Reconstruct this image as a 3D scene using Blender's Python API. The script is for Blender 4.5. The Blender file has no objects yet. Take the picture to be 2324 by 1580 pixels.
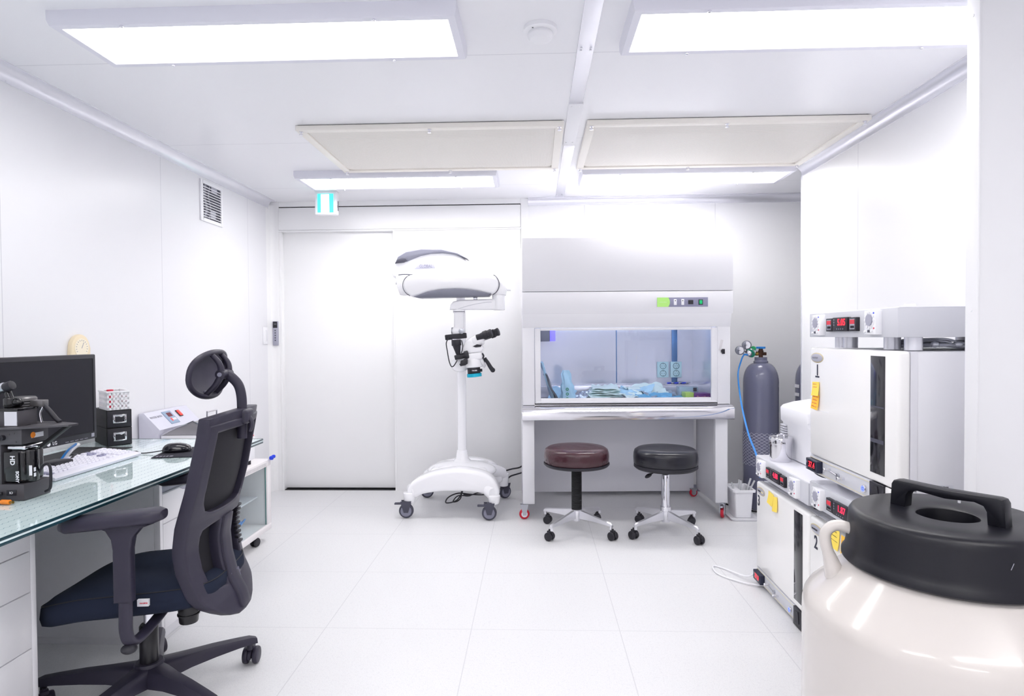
import bpy, bmesh, math, random
from mathutils import Matrix, Vector
random.seed(7)
PI = math.pi
S = bpy.context.scene
COL = S.collection

# ------------------------------------------------------------------ camera
cam_data = bpy.data.cameras.new('camera')
cam = bpy.data.objects.new('camera', cam_data)
COL.objects.link(cam)
cam_data.sensor_width = 36.0
cam_data.lens = 36.0 * 1407.5 / 2324.0
cam_data.clip_start = 0.02
YAW, PITCH, ROLL, CAMZ = 0.0365, 0.0197, -0.0069, 1.1925
fwd = Vector((-math.sin(YAW) * math.cos(PITCH), math.cos(YAW) * math.cos(PITCH), -math.sin(PITCH)))
r0 = Vector((math.cos(YAW), math.sin(YAW), 0))
u0 = r0.cross(fwd)
rt = r0 * math.cos(ROLL) + u0 * math.sin(ROLL)
up = -r0 * math.sin(ROLL) + u0 * math.cos(ROLL)
mw = Matrix((rt, up, -fwd)).transposed().to_4x4()
mw.translation = (0, 0, CAMZ)
cam.matrix_world = mw
S.camera = cam

# ------------------------------------------------------------------ world, exposure
world = bpy.data.worlds.new('world')
S.world = world
world.use_nodes = True
world.node_tree.nodes['Background'].inputs[0].default_value = (0.9, 0.92, 1, 1)
world.node_tree.nodes['Background'].inputs[1].default_value = 0.3
S.view_settings.view_transform = 'Standard'
S.view_settings.look = 'None'
S.view_settings.gamma = 1
S.view_settings.use_curve_mapping = False
S.view_settings.exposure = 0.68
S.cycles.max_bounces = 12
S.cycles.diffuse_bounces = 7
S.cycles.glossy_bounces = 5
S.cycles.transmission_bounces = 10
S.cycles.transparent_max_bounces = 12
S.cycles.sample_clamp_indirect = 6
S.cycles.use_denoising = True
S.cycles.use_adaptive_sampling = True
S.cycles.adaptive_threshold = 0.03
LAMP = 7.0          # radiance of the near ceiling light diffusers
LAMP_FAR = 9.8     # the row by the door has stronger tubes
LAMP_FILL = 10.5     # unseen fill panels added above and behind the camera

# ------------------------------------------------------------------ materials
def lin(c):
    c = c / 255.0
    return c / 12.92 if c <= 0.04045 else ((c + 0.055) / 1.055) ** 2.4

def rgb(*c):
    return (lin(c[0]), lin(c[1]), lin(c[2]), 1)

MATS = {}
def mat(name, col, rough=0.5, metal=0.0, trans=0.0, emit=None, estr=0.0, coat=0.0, spec=0.5, ior=1.45, bump=None, alpha=1.0):
    m = bpy.data.materials.new(name)
    m.use_nodes = True
    b = m.node_tree.nodes['Principled BSDF']
    b.inputs['Base Color'].default_value = rgb(*col)
    b.inputs['Roughness'].default_value = rough
    b.inputs['Metallic'].default_value = metal
    b.inputs['Transmission Weight'].default_value = trans
    b.inputs['Specular IOR Level'].default_value = spec
    b.inputs['IOR'].default_value = ior
    b.inputs['Coat Weight'].default_value = coat
    b.inputs['Alpha'].default_value = alpha
    if emit:
        b.inputs['Emission Color'].default_value = rgb(*emit)
        b.inputs['Emission Strength'].default_value = estr
    if bump:
        nt = m.node_tree
        tc = nt.nodes.new('ShaderNodeTexCoord')
        n = nt.nodes.new('ShaderNodeTexNoise')
        n.inputs['Scale'].default_value = bump[0]
        n.inputs['Detail'].default_value = 4
        bp = nt.nodes.new('ShaderNodeBump')
        bp.inputs['Strength'].default_value = bump[1]
        bp.inputs['Distance'].default_value = bump[2]
        nt.links.new(tc.outputs['Object'], n.inputs['Vector'])
        nt.links.new(n.outputs['Fac'], bp.inputs['Height'])
        nt.links.new(bp.outputs['Normal'], b.inputs['Normal'])
    MATS[name] = m
    return m

class NT:
    """small helper for math node chains"""
    def __init__(self, m):
        self.nt = m.node_tree
        self.b = self.nt.nodes['Principled BSDF']
    def coord(self):
        tc = self.nt.nodes.new('ShaderNodeTexCoord')
        sp = self.nt.nodes.new('ShaderNodeSeparateXYZ')
        self.nt.links.new(tc.outputs['Object'], sp.inputs[0])
        self.tc = tc
        return sp.outputs
    def m(self, op, a, b=None, c=None):
        n = self.nt.nodes.new('ShaderNodeMath')
        n.operation = op
        for i, v in enumerate((a, b, c)):
            if v is None:
                continue
            if isinstance(v, (int, float)):
                n.inputs[i].default_value = v
            else:
                self.nt.links.new(v, n.inputs[i])
        return n.outputs[0]
    def mix(self, fac, a, b):
        n = self.nt.nodes.new('ShaderNodeMix')
        n.data_type = 'RGBA'
        for key, v in ((0, fac), (6, a), (7, b)):
            if isinstance(v, (int, float, tuple)):
                n.inputs[key].default_value = v
            else:
                self.nt.links.new(v, n.inputs[key])
        return n.outputs[2]
    def noise(self, scale, detail=2):
        n = self.nt.nodes.new('ShaderNodeTexNoise')
        n.inputs['Scale'].default_value = scale
        n.inputs['Detail'].default_value = detail
        self.nt.links.new(self.tc.outputs['Object'], n.inputs['Vector'])
        return n.outputs['Fac']
    def line(self, v, origin, period, width):
        """1 on thin grid lines of the given period"""
        t = self.m('SUBTRACT', v, origin)
        t = self.m('DIVIDE', t, period)
        t = self.m('ADD', t, 0.5)
        t = self.m('FRACT', t)
        t = self.m('SUBTRACT', t, 0.5)
        t = self.m('ABSOLUTE', t)
        return self.m('LESS_THAN', t, width / period / 2)

def wall_material(name, axis, origin, period, col=(233, 233, 239), rough=0.32):
    m = mat(name, col, rough)
    n = NT(m)
    c = n.coord()
    l = n.line(c[axis], origin, period, 0.004)
    f = n.noise(1.5)
    base = n.mix(n.m('MULTIPLY', f, 0.05), rgb(*col), rgb(226, 227, 232))
    n.nt.links.new(n.mix(n.m('MULTIPLY', l, 0.35), base, rgb(150, 150, 165)), n.b.inputs['Base Color'])
    return m

WALLC = (243, 243, 245)
W_left = wall_material('panel_wall_left', 1, 2.305, 1.0275, (234, 234, 238))
W_right = wall_material('panel_wall_right', 1, 3.313, 1.0, WALLC)
W_back = wall_material('panel_wall_back', 0, 0.385, 0.982, WALLC)
W_part = mat('panel_wall_partition', (237, 237, 240), 0.35)
W_ceil = wall_material('ceiling_panel', 1, 2.325, 0.995, (240, 240, 244), 0.30)
M_floor = mat('vinyl_floor', (236, 236, 240), 0.33)
n = NT(M_floor)
c = n.coord()
lx = n.line(c[0], -0.864, 0.6, 0.0035)
ly = n.line(c[1], 3.691, 0.6, 0.003)
l = n.m('MAXIMUM', lx, ly)
s1 = n.noise(260, 3)
s2 = n.noise(90, 4)
sp = n.m('MULTIPLY_ADD', s1, 4.0, -2.05)
sp = n.m('MINIMUM', n.m('MAXIMUM', sp, 0.0), 1.0)
sp2 = n.m('MINIMUM', n.m('MAXIMUM', n.m('MULTIPLY_ADD', s2, 4.0, -2.2), 0.0), 1.0)
base = n.mix(n.m('MULTIPLY', sp, 0.55), rgb(222, 222, 224), rgb(190, 190, 195))
base = n.mix(n.m('MULTIPLY', sp2, 0.5), base, rgb(203, 203, 207))
n.nt.links.new(n.mix(n.m('MULTIPLY', l, 0.45), base, rgb(176, 176, 182)), n.b.inputs['Base Color'])
n.nt.links.new(n.m('MULTIPLY_ADD', s2, 0.25, 0.25), n.b.inputs['Roughness'])

white = mat('white_plastic', (240, 240, 244), 0.35)
white_gloss = mat('white_gloss_lacquer', (246, 246, 250), 0.18, coat=0.4)
cream = mat('white_enamel', (247, 246, 245), 0.22, coat=0.3)
tank_cream = mat('cream_tank_enamel', (210, 204, 200), 0.2, coat=0.3)
door_white = mat('white_door_skin', (244, 244, 245), 0.33)
alu = mat('anodised_aluminium', (234, 234, 241), 0.26, 0.45)
alu_frame = mat('lamp_frame_paint', (228, 228, 238), 0.4)
grey_paint = mat('pale_grey_paint', (228, 228, 233), 0.5, spec=0.3)
side_grey = mat('incubator_side_paint', (233, 233, 238), 0.4)
ctrl_grey = mat('controller_grey_paint', (208, 209, 216), 0.42)
desk_grey = mat('grey_laminate', (234, 234, 238), 0.5)
drawer_white = mat('white_laminate', (244, 243, 247), 0.4)
steel = mat('brushed_steel', (205, 203, 208), 0.22, 1.0)
polish = mat('polished_steel', (222, 221, 226), 0.09, 1.0)
chrome = mat('chrome', (232, 232, 238), 0.06, 1.0)
soft_chrome = mat('soft_chrome', (226, 226, 232), 0.30, 0.7)
zinc = mat('zinc_metal', (185, 187, 195), 0.3, 1.0)
black_pl = mat('black_plastic', (38, 37, 45), 0.45)
chair_pl = mat('charcoal_chair_plastic', (46, 43, 59), 0.42, bump=(900, 0.15, 0.001))
chair_dark = mat('dark_chair_metal', (24, 23, 29), 0.3, coat=0.2)
mesh_dark = mat('dark_mesh_fabric', (23, 22, 30), 0.75, bump=(1200, 0.5, 0.001))
navy = mat('navy_knit_fabric', (33, 39, 58), 0.9, spec=0.2)
n = NT(navy)
c = n.coord()
wv = n.m('SINE', n.m('MULTIPLY', n.m('ADD', c[0], n.m('MULTIPLY', c[1], 0.6)), 2400))
wz = n.m('SINE', n.m('MULTIPLY', n.m('ADD', c[2], c[1]), 2000))
wv = n.m('MULTIPLY', wv, wz)
n.nt.links.new(n.mix(n.m('MULTIPLY_ADD', wv, 0.35, 0.4), rgb(22, 26, 40), rgb(46, 54, 74)), n.b.inputs['Base Color'])
black_gloss = mat('black_gloss', (14, 13, 18), 0.08, coat=0.5)
black_matt = mat('black_matt', (26, 26, 31), 0.6)
lid_black = mat('black_tank_lid', (17, 17, 26), 0.38, bump=(500, 0.12, 0.001))
rubber = mat('grey_rubber', (72, 72, 86), 0.6)
wheel_grey = mat('grey_wheel_plastic', (134, 134, 152), 0.4)
dark_slate = mat('slate_grey_plastic', (118, 119, 134), 0.35)
screen = mat('monitor_screen', (25, 24, 32), 0.35)
dark_window = mat('dark_tinted_window', (22, 22, 30), 0.12, coat=0.3)
red = mat('red_polyurethane', (196, 28, 52), 0.35)
red_led = mat('red_led', (60, 8, 14), 0.4, emit=(255, 40, 60), estr=1.2)
led_dim = mat('dim_red_led', (50, 12, 18), 0.4, emit=(220, 50, 70), estr=0.6)
blue_led = mat('blue_led_ring', (90, 110, 240), 0.3, emit=(110, 130, 255), estr=0.9)
yellow = mat('yellow_paper', (255, 226, 100), 0.8)
orange_paper = mat('orange_paper', (255, 200, 72), 0.8)
blue = mat('blue_plastic', (36, 132, 214), 0.35)
royal = mat('royal_blue_plastic', (36, 66, 214), 0.35)
teal = mat('teal_ring_plastic', (0, 176, 208), 0.4)
green = mat('green_plastic', (20, 150, 90), 0.4)
lime = mat('lime_label', (184, 240, 130), 0.5)
panel_grey = mat('grey_control_panel', (140, 140, 166), 0.45)
panel_blue = mat('blue_grey_panel', (150, 170, 196), 0.45)
red_switch = mat('red_switch', (236, 70, 66), 0.35, emit=(255, 60, 50), estr=0.3)
green_switch = mat('green_switch', (0, 150, 90), 0.35, emit=(0, 190, 110), estr=0.35)
maroon = mat('maroon_vinyl', (66, 36, 44), 0.26, coat=0.2, bump=(9, 0.5, 0.02))
black_vinyl = mat('black_vinyl', (26, 26, 36), 0.3, coat=0.15, bump=(8, 0.25, 0.01))
cyl_grey = mat('grey_cylinder_paint', (110, 112, 136), 0.24, coat=0.5)
n = NT(cyl_grey)
c = n.coord()
chip = n.m('GREATER_THAN', n.noise(70, 2), 0.735)
n.nt.links.new(n.mix(chip, rgb(110, 112, 136), rgb(46, 46, 62)), n.b.inputs['Base Color'])
brass = mat('brass', (150, 120, 60), 0.3, 1.0)
bronze = mat('dark_bronze', (86, 62, 52), 0.4, 0.8)
lamp_mat = mat('lamp_diffuser', (255, 255, 255), 0.5, emit=(255, 253, 251), estr=LAMP)
lamp_far = mat('lamp_diffuser_far', (255, 255, 255), 0.5, emit=(255, 253, 251), estr=LAMP_FAR)
lamp_fill = mat('lamp_diffuser_fill', (255, 255, 255), 0.5, emit=(255, 253, 251), estr=LAMP_FILL)
filt = mat('perforated_cream_sheet', (236, 232, 226), 0.5)
n = NT(filt)
c = n.coord()
gx = n.m('MULTIPLY', c[0], 150.0)
gy = n.m('MULTIPLY', c[1], 150.0)
d = n.m('ADD', n.m('POWER', n.m('SUBTRACT', n.m('FRACT', gx), 0.5), 2.0), n.m('POWER', n.m('SUBTRACT', n.m('FRACT', gy), 0.5), 2.0))
hole = n.m('LESS_THAN', d, 0.075)
n.nt.links.new(n.mix(n.m('MULTIPLY', hole, 0.55), rgb(240, 236, 230), rgb(120, 116, 112)), n.b.inputs['Base Color'])
cream_paint = mat('cream_filter_frame', (242, 238, 231), 0.4)
def thin_glass(name, tint):
    m = mat(name, tint, 0.0)
    nt = m.node_tree
    out = [q for q in nt.nodes if q.type == 'OUTPUT_MATERIAL'][0]
    tr = nt.nodes.new('ShaderNodeBsdfTransparent'); tr.inputs[0].default_value = rgb(*tint)
    gl = nt.nodes.new('ShaderNodeBsdfGlossy'); gl.inputs['Roughness'].default_value = 0.0
    fr = nt.nodes.new('ShaderNodeFresnel'); fr.inputs[0].default_value = 1.35
    mx = nt.nodes.new('ShaderNodeMixShader')
    geo = nt.nodes.new('ShaderNodeNewGeometry')
    ma = nt.nodes.new('ShaderNodeMath'); ma.operation = 'MULTIPLY_ADD'
    ma.inputs[1].default_value = 1 / 1.35 - 1.35; ma.inputs[2].default_value = 1.35
    nt.links.new(geo.outputs['Backfacing'], ma.inputs[0]); nt.links.new(ma.outputs[0], fr.inputs[0])
    nt.links.new(fr.outputs[0], mx.inputs[0]); nt.links.new(tr.outputs[0], mx.inputs[1]); nt.links.new(gl.outputs[0], mx.inputs[2])
    nt.links.new(mx.outputs[0], out.inputs[0])
    return m
glass = thin_glass('clear_glass', (249, 253, 253))
tint_glass = thin_glass('bluish_sash_glass', (250, 251, 254))
green_glass = mat('green_edge_glass', (0, 110, 104), 0.05, trans=0.6)
desk_top = mat('teal_patterned_board', (214, 232, 233), 0.03, spec=0.6, coat=0.6)
n = NT(desk_top)
c = n.coord()
zig = n.m('ABSOLUTE', n.m('SUBTRACT', n.m('FRACT', n.m('MULTIPLY', c[1], 55.0)), 0.5))
ux = n.m('ADD', n.m('MULTIPLY', c[0], 28.0), n.m('MULTIPLY', zig, 0.34))
zl = n.m('LESS_THAN', n.m('FRACT', ux), 0.055)
hl = n.m('LESS_THAN', n.m('FRACT', n.m('MULTIPLY', c[1], 110.0)), 0.12)
base = n.mix(n.m('MULTIPLY', hl, 0.35), rgb(214, 232, 233), rgb(188, 212, 216))
n.nt.links.new(n.mix(n.m('MULTIPLY', zl, 0.75), base, rgb(118, 146, 156)), n.b.inputs['Base Color'])
exit_teal = mat('exit_sign_teal', (60, 214, 204), 0.4, emit=(70, 240, 226), estr=0.9)
exit_white = mat('exit_sign_white', (250, 255, 255), 0.4, emit=(240, 255, 255), estr=1.4)
beige = mat('beige_plastic', (238, 222, 190), 0.45)
cream_dial = mat('cream_dial', (246, 236, 214), 0.5)
kb_white = mat('keyboard_white', (226, 225, 236), 0.5)
kb_key = mat('key_white', (232, 231, 242), 0.5)
kb_dark = mat('key_grey', (150, 150, 176), 0.5)
pad_black = mat('mouse_pad_black', (44, 43, 54), 0.85)
mouse_black = mat('mouse_black', (26, 24, 34), 0.12, coat=0.6)
poly_blue = mat('blue_sterile_wrap', (178, 220, 242), 0.35)
poly_mint = mat('mint_pouch_paper', (224, 244, 242), 0.5)
poly_deep = mat('deep_blue_wrap', (108, 176, 216), 0.35)
poly_silver = mat('silver_film', (196, 208, 220), 0.2, 0.6)
poly_clear = mat('clear_bag_film', (200, 228, 240), 0.12, trans=0.55, alpha=0.75)
purple = mat('purple_box_print', (104, 36, 128), 0.4)
lime_box = mat('lime_box_print', (176, 214, 96), 0.4)
socket_teal = mat('pale_teal_socket', (200, 234, 236), 0.35)
ink = mat('black_ink', (28, 28, 38), 0.6)
ink_grey = mat('grey_ink', (150, 150, 162), 0.6)
ink_white = mat('white_ink', (236, 236, 242), 0.5)
ink_red = mat('red_ink', (214, 60, 84), 0.6)
badge = mat('grey_badge', (190, 190, 202), 0.35, 0.3)
badge_rim = mat('gold_badge_rim', (212, 196, 150), 0.35, 0.3)
orange = mat('orange_plastic', (244, 140, 40), 0.4)
grey_bag = mat('dark_bag_film', (70, 78, 92), 0.25)
gold_line = mat('gold_trim_line', (226, 216, 182), 0.4)
mesh_net = mat('white_plastic_net', (196, 196, 214), 0.6)
bath_lid = mat('brushed_bath_lid', (176, 174, 178), 0.34, 0.6)
uv_tube = mat('violet_lamp_tube', (150, 140, 255), 0.3, emit=(120, 110, 255), estr=2.5)
hood_liner = mat('hood_steel_liner', (226, 227, 235), 0.16, 0.5)
camo = mat('cream_wire_shelf', (214, 214, 222), 0.4)

# ------------------------------------------------------------------ mesh builder
def frame(o, r, u):
    """matrix with x = r, y = u, z = r x u, at o"""
    r = Vector(r).normalized(); u = Vector(u).normalized()
    m = Matrix((r, u, r.cross(u))).transposed().to_4x4()
    m.translation = o
    return m

def smooth_path(pts, k=6, closed=False):
    P = [Vector(p) for p in pts]
    if len(P) < 3:
        return P
    out = []
    N = len(P)
    rng = range(N) if closed else range(N - 1)
    for i in rng:
        p0 = P[(i - 1) % N] if (closed or i > 0) else P[0] * 2 - P[1]
        p1 = P[i]; p2 = P[(i + 1) % N]
        p3 = P[(i + 2) % N] if (closed or i + 2 < N) else P[-1] * 2 - P[-2]
        for j in range(k):
            t = j / k
            out.append(0.5 * ((2 * p1) + (-p0 + p2) * t + (2 * p0 - 5 * p1 + 4 * p2 - p3) * t * t + (-p0 + 3 * p1 - 3 * p2 + p3) * t ** 3))
    if not closed:
        out.append(P[-1])
    return out

class MB:
    def __init__(self):
        self.bm = bmesh.new()
    def _merge(self, b, M=None, mi=0):
        if M is not None:
            bmesh.ops.transform(b, matrix=M, verts=b.verts)
        for f in b.faces:
            f.material_index = mi
        me = bpy.data.meshes.new('tmp')
        b.to_mesh(me); b.free()
        self.bm.from_mesh(me)
        bpy.data.meshes.remove(me)
        return self
    def box(self, x0, x1, y0, y1, z0, z1, b=0.0, seg=2, M=None, mi=0):
        bm = bmesh.new()
        bmesh.ops.create_cube(bm, size=1)
        bmesh.ops.transform(bm, matrix=Matrix.Translation(((x0 + x1) / 2, (y0 + y1) / 2, (z0 + z1) / 2)) @ Matrix.Diagonal((abs(x1 - x0), abs(y1 - y0), abs(z1 - z0), 1)), verts=bm.verts)
        if b > 0:
            b = min(b, 0.49 * min(abs(x1 - x0), abs(y1 - y0), abs(z1 - z0)))
            bmesh.ops.bevel(bm, geom=bm.edges[:], offset=b, segments=seg, profile=0.5, affect='EDGES')
        return self._merge(bm, M, mi)
    def cyl(self, p0, p1, r0, r1=None, n=24, b=0.0, mi=0):
        if r1 is None: r1 = r0
        p0 = Vector(p0); p1 = Vector(p1)
        d = p1 - p0
        L = d.length
        q = Vector((0, 0, 1)).rotation_difference(d)
        prof = [(0, 0), (r0, 0), (r1, L), (0, L)]
        if b > 0:
            b = min(b, L * 0.45, r0 * 0.9, r1 * 0.9) if min(r0, r1) > 0 else 0
            prof = [(0, 0), (r0 - b, 0), (r0 - b * 0.3, b * 0.3), (r0, b), (r1, L - b), (r1 - b * 0.3, L - b * 0.3), (r1 - b, L), (0, L)]
        return self.lathe(prof, n=n, M=Matrix.Translation(p0) @ q.to_matrix().to_4x4(), mi=mi)
    def lathe(self, prof, c=(0, 0), n=40, M=None, mi=0):
        bm = bmesh.new()
        rings = []
        for r, z in prof:
            if r < 1e-6:
                rings.append([bm.verts.new((c[0], c[1], z))])
            else:
                rings.append([bm.verts.new((c[0] + r * math.cos(2 * PI * i / n), c[1] + r * math.sin(2 * PI * i / n), z)) for i in range(n)])
        for a, b_ in zip(rings, rings[1:]):
            for i in range(n):
                j = (i + 1) % n
                if len(a) == 1 and len(b_) == 1: continue
                if len(a) == 1: bm.faces.new((a[0], b_[i], b_[j]))
                elif len(b_) == 1: bm.faces.new((a[i], a[j], b_[0]))
                else: bm.faces.new((a[i], a[j], b_[j], b_[i]))
        bmesh.ops.recalc_face_normals(bm, faces=bm.faces)
        return self._merge(bm, M, mi)
    def loft(self, rings, closed_ends=True, mi=0, M=None, loop=False):
        bm = bmesh.new()
        R = [[bm.verts.new(p) for p in r] for r in rings]
        n = len(R[0])
        pairs = list(zip(R, R[1:]))
        if loop: pairs.append((R[-1], R[0]))
        for a, b_ in pairs:
            for i in range(n):
                j = (i + 1) % n
                bm.faces.new((a[i], a[j], b_[j], b_[i]))
        if closed_ends and not loop:
            bm.faces.new(list(reversed(R[0])))
            bm.faces.new(R[-1])
        bmesh.ops.recalc_face_normals(bm, faces=bm.faces)
        return self._merge(bm, M, mi)
    def tube(self, pts, r, n=10, k=6, closed=False, mi=0, smooth=True, flat=None, M=None):
        """sweep; r is a number or a function of t; flat = (a, b) half axes instead of r"""
        P = smooth_path(pts, k, closed) if smooth else [Vector(p) for p in pts]
        N = len(P)
        rings = []
        prev = None
        for i, p in enumerate(P):
            if closed: t = P[(i + 1) % N] - P[i - 1]
            elif i == 0: t = P[1] - P[0]
            elif i == N - 1: t = P[-1] - P[-2]
            else: t = P[i + 1] - P[i - 1]
            if t.length < 1e-9: t = Vector((0, 0, 1))
            t.normalize()
            if prev is None:
                a = Vector((0, 0, 1)) if abs(t.z) < 0.9 else Vector((0, 1, 0))
                nrm = (a - t * a.dot(t)).normalized()
            else:
                nrm = (prev - t * prev.dot(t))
                nrm = nrm.normalized() if nrm.length > 1e-6 else prev
            prev = nrm
            bn = t.cross(nrm)
            tt = i / max(1, N - 1)
            ra, rb = (flat if flat else ((r(tt),) * 2 if callable(r) else (r, r)))
            rings.append([p + nrm * (ra * math.cos(2 * PI * q / n)) + bn * (rb * math.sin(2 * PI * q / n)) for q in range(n)])
        return self.loft(rings, True, mi, M, loop=closed)
    def prism(self, poly, w0, w1, plane='xz', b=0.0, seg=2, M=None, mi=0):
        """outline poly extruded between w0 and w1 across the plane"""
        bm = bmesh.new()
        def pt(p, w):
            return {'xz': (p[0], w, p[1]), 'xy': (p[0], p[1], w), 'yz': (w, p[0], p[1])}[plane]
        A = [bm.verts.new(pt(p, w0)) for p in poly]
        B = [bm.verts.new(pt(p, w1)) for p in poly]
        n = len(poly)
        bm.faces.new(A); bm.faces.new(list(reversed(B)))
        for i in range(n):
            j = (i + 1) % n
            bm.faces.new((A[i], B[i], B[j], A[j]))
        bmesh.ops.recalc_face_normals(bm, faces=bm.faces)
        if b > 0:
            cap = [e for e in bm.edges if len(e.link_faces) == 2 and max(len(f.verts) for f in e.link_faces) == n and n > 4 or (n <= 4)]
            bmesh.ops.bevel(bm, geom=cap, offset=b, segments=seg, profile=0.5, affect='EDGES', clamp_overlap=True)
        return self._merge(bm, M, mi)
    def ell(self, c, rad, M=None, mi=0, n=20):
        bm = bmesh.new()
        bmesh.ops.create_uvsphere(bm, u_segments=n, v_segments=max(8, n // 2), radius=1)
        bmesh.ops.transform(bm, matrix=Matrix.Translation(c) @ Matrix.Diagonal((rad[0], rad[1], rad[2], 1)), verts=bm.verts)
        return self._merge(bm, M, mi)
    def sheet(self, f, nx, ny, t=0.002, mi=0, M=None):
        """closed thin sheet from f(u, v) -> point and thickness along the point normal z"""
        bm = bmesh.new()
        T = [[Vector(f(i / nx, j / ny)) for j in range(ny + 1)] for i in range(nx + 1)]
        def nrm(i, j):
            a = T[min(i + 1, nx)][j] - T[max(i - 1, 0)][j]
            b_ = T[i][min(j + 1, ny)] - T[i][max(j - 1, 0)]
            q = a.cross(b_)
            return q.normalized() if q.length > 1e-9 else Vector((0, 0, 1))
        A = [[bm.verts.new(T[i][j]) for j in range(ny + 1)] for i in range(nx + 1)]
        B = [[bm.verts.new(T[i][j] - nrm(i, j) * t) for j in range(ny + 1)] for i in range(nx + 1)]
        for i in range(nx):
            for j in range(ny):
                bm.faces.new((A[i][j], A[i + 1][j], A[i + 1][j + 1], A[i][j + 1]))
                bm.faces.new((B[i][j], B[i][j + 1], B[i + 1][j + 1], B[i + 1][j]))
        rim = [(i, 0) for i in range(nx + 1)] + [(nx, j) for j in range(1, ny + 1)] + [(i, ny) for i in range(nx - 1, -1, -1)] + [(0, j) for j in range(ny - 1, 0, -1)]
        for a, b_ in zip(rim, rim[1:] + rim[:1]):
            bm.faces.new((A[a[0]][a[1]], B[a[0]][a[1]], B[b_[0]][b_[1]], A[b_[0]][b_[1]]))
        bmesh.ops.recalc_face_normals(bm, faces=bm.faces)
        return self._merge(bm, M, mi)

ORG = {}
def tag(o, label=None, cat=None, group=None, kind=None):
    if label: o['label'] = label
    if cat: o['category'] = cat
    if group: o['group'] = group
    if kind: o['kind'] = kind
    return o

def thing(name, label, cat, loc=(0, 0, 0), rotz=0.0, group=None):
    """Empty at the base; parts are modelled in room coordinates and re-based on it, rotz turns the thing about it"""
    o = bpy.data.objects.new(name, None)
    COL.objects.link(o)
    o.location = loc
    o.rotation_euler = (0, 0, rotz)
    o.empty_display_size = 0.05
    ORG[o.name] = Vector(loc)
    return tag(o, label, cat, group)

def build(name, mb, m, parent=None, angle=35, label=None, org=None, kind=None):
    me = bpy.data.meshes.new(name)
    o = ORG.get(parent.name, Vector((0, 0, 0))) if parent else Vector(org or (0, 0, 0))
    bmesh.ops.transform(mb.bm, matrix=Matrix.Translation(-o), verts=mb.bm.verts)
    mb.bm.to_mesh(me); mb.bm.free()
    for mm in (m if isinstance(m, (list, tuple)) else [m]):
        me.materials.append(mm)
    me.polygons.foreach_set('use_smooth', [True] * len(me.polygons))
    me.set_sharp_from_angle(angle=math.radians(angle))
    ob = bpy.data.objects.new(name, me)
    COL.objects.link(ob)
    if parent:
        ob.parent = parent
        ORG[ob.name] = o
    else:
        ob.location = o
    if label: ob['label'] = label
    if kind: ob['kind'] = kind
    return ob

def struct(name, mb, m, angle=35):
    return tag(build(name, mb, m, None, angle), kind='structure')

def single(name, mb, m, label, cat, group=None, org=(0, 0, 0), rotz=0, angle=35):
    o = build(name, mb, m, None, angle, org=org)
    o.rotation_euler = (0, 0, rotz)
    return tag(o, label, cat, group)

def text(name, s, size, M, m, parent, depth=0.0006, sx=1.0, align='CENTER', bold=0.0):
    cu = bpy.data.curves.new('t', 'FONT')
    cu.body = s; cu.size = size; cu.align_x = align; cu.align_y = 'CENTER'
    cu.extrude = depth; cu.offset = bold
    cu.resolution_u = 3
    tmp = bpy.data.objects.new('t', cu)
    COL.objects.link(tmp)
    dg = bpy.context.evaluated_depsgraph_get()
    me = bpy.data.meshes.new_from_object(tmp.evaluated_get(dg))
    bpy.data.objects.remove(tmp); bpy.data.curves.remove(cu)
    mb = MB(); mb.bm.from_mesh(me); bpy.data.meshes.remove(me)
    bmesh.ops.transform(mb.bm, matrix=M @ Matrix.Diagonal((sx, 1, 1, 1)), verts=mb.bm.verts)
    return build(name, mb, m, parent)

def strokes(name, w, h, M, m, parent, seed=3):
    """print too small to read: a row of short uneven strokes"""
    rg = random.Random(seed)
    mb = MB()
    x = -w / 2
    while x < w / 2:
        q = rg.uniform(0.25, 0.6) * h
        mb.box(x, x + q, -h * rg.uniform(0.3, 0.5), h * rg.uniform(0.25, 0.5), 0, 0.0005, M=M)
        x += q + h * 0.28
    return build(name, mb, m, parent)

def dup(root, loc, label=None, group=None, rotz=None):
    r = root.copy(); COL.objects.link(r); r.location = loc
    if rotz is not None: r.rotation_euler = (0, 0, rotz)
    if label: r['label'] = label
    if group: r['group'] = group
    for ch in list(root.children):
        q = ch.copy(); COL.objects.link(q); q.parent = r
        for g in list(ch.children):
            d = g.copy(); COL.objects.link(d); d.parent = q
    return r

def front(x, y, z):      # face looking towards the camera (-Y)
    return frame((x, y, z), (1, 0, 0), (0, 0, 1))
def faceL(x, y, z):      # face looking to -X
    return frame((x, y, z), (0, -1, 0), (0, 0, 1))
def faceR(x, y, z):      # face looking to +X
    return frame((x, y, z), (0, 1, 0), (0, 0, 1))

# ================================================================== THE ROOM
XL, XR, YB, ZC = -2.036, 1.69, 4.75, 2.239
struct('floor', MB().box(-2.2, 3.1, -1.9, 5.0, -0.08, 0), M_floor)
struct('ceiling', MB().box(-2.2, 3.1, -1.9, 5.0, ZC, ZC + 0.08), W_ceil)
struct('wall_left', MB().box(XL - 0.1, XL, -1.9, 5.0, 0, ZC), W_left)
struct('wall_right', MB().box(XR, XR + 0.05, 1.66, 3.99, 0, ZC), W_right)
struct('wall_recess', MB().box(2.3, 2.4, 3.9, 5.0, 0, ZC), W_right)
struct('wall_back', MB().box(-0.05, 3.1, YB, YB + 0.1, 0, ZC), W_back)
struct('wall_rear', MB().box(-2.2, 3.1, -1.9, -1.8, 0, ZC), W_part)
struct('wall_closing', MB().box(2.9, 3.1, -1.9, 5.0, 0, ZC), W_part)
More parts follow.
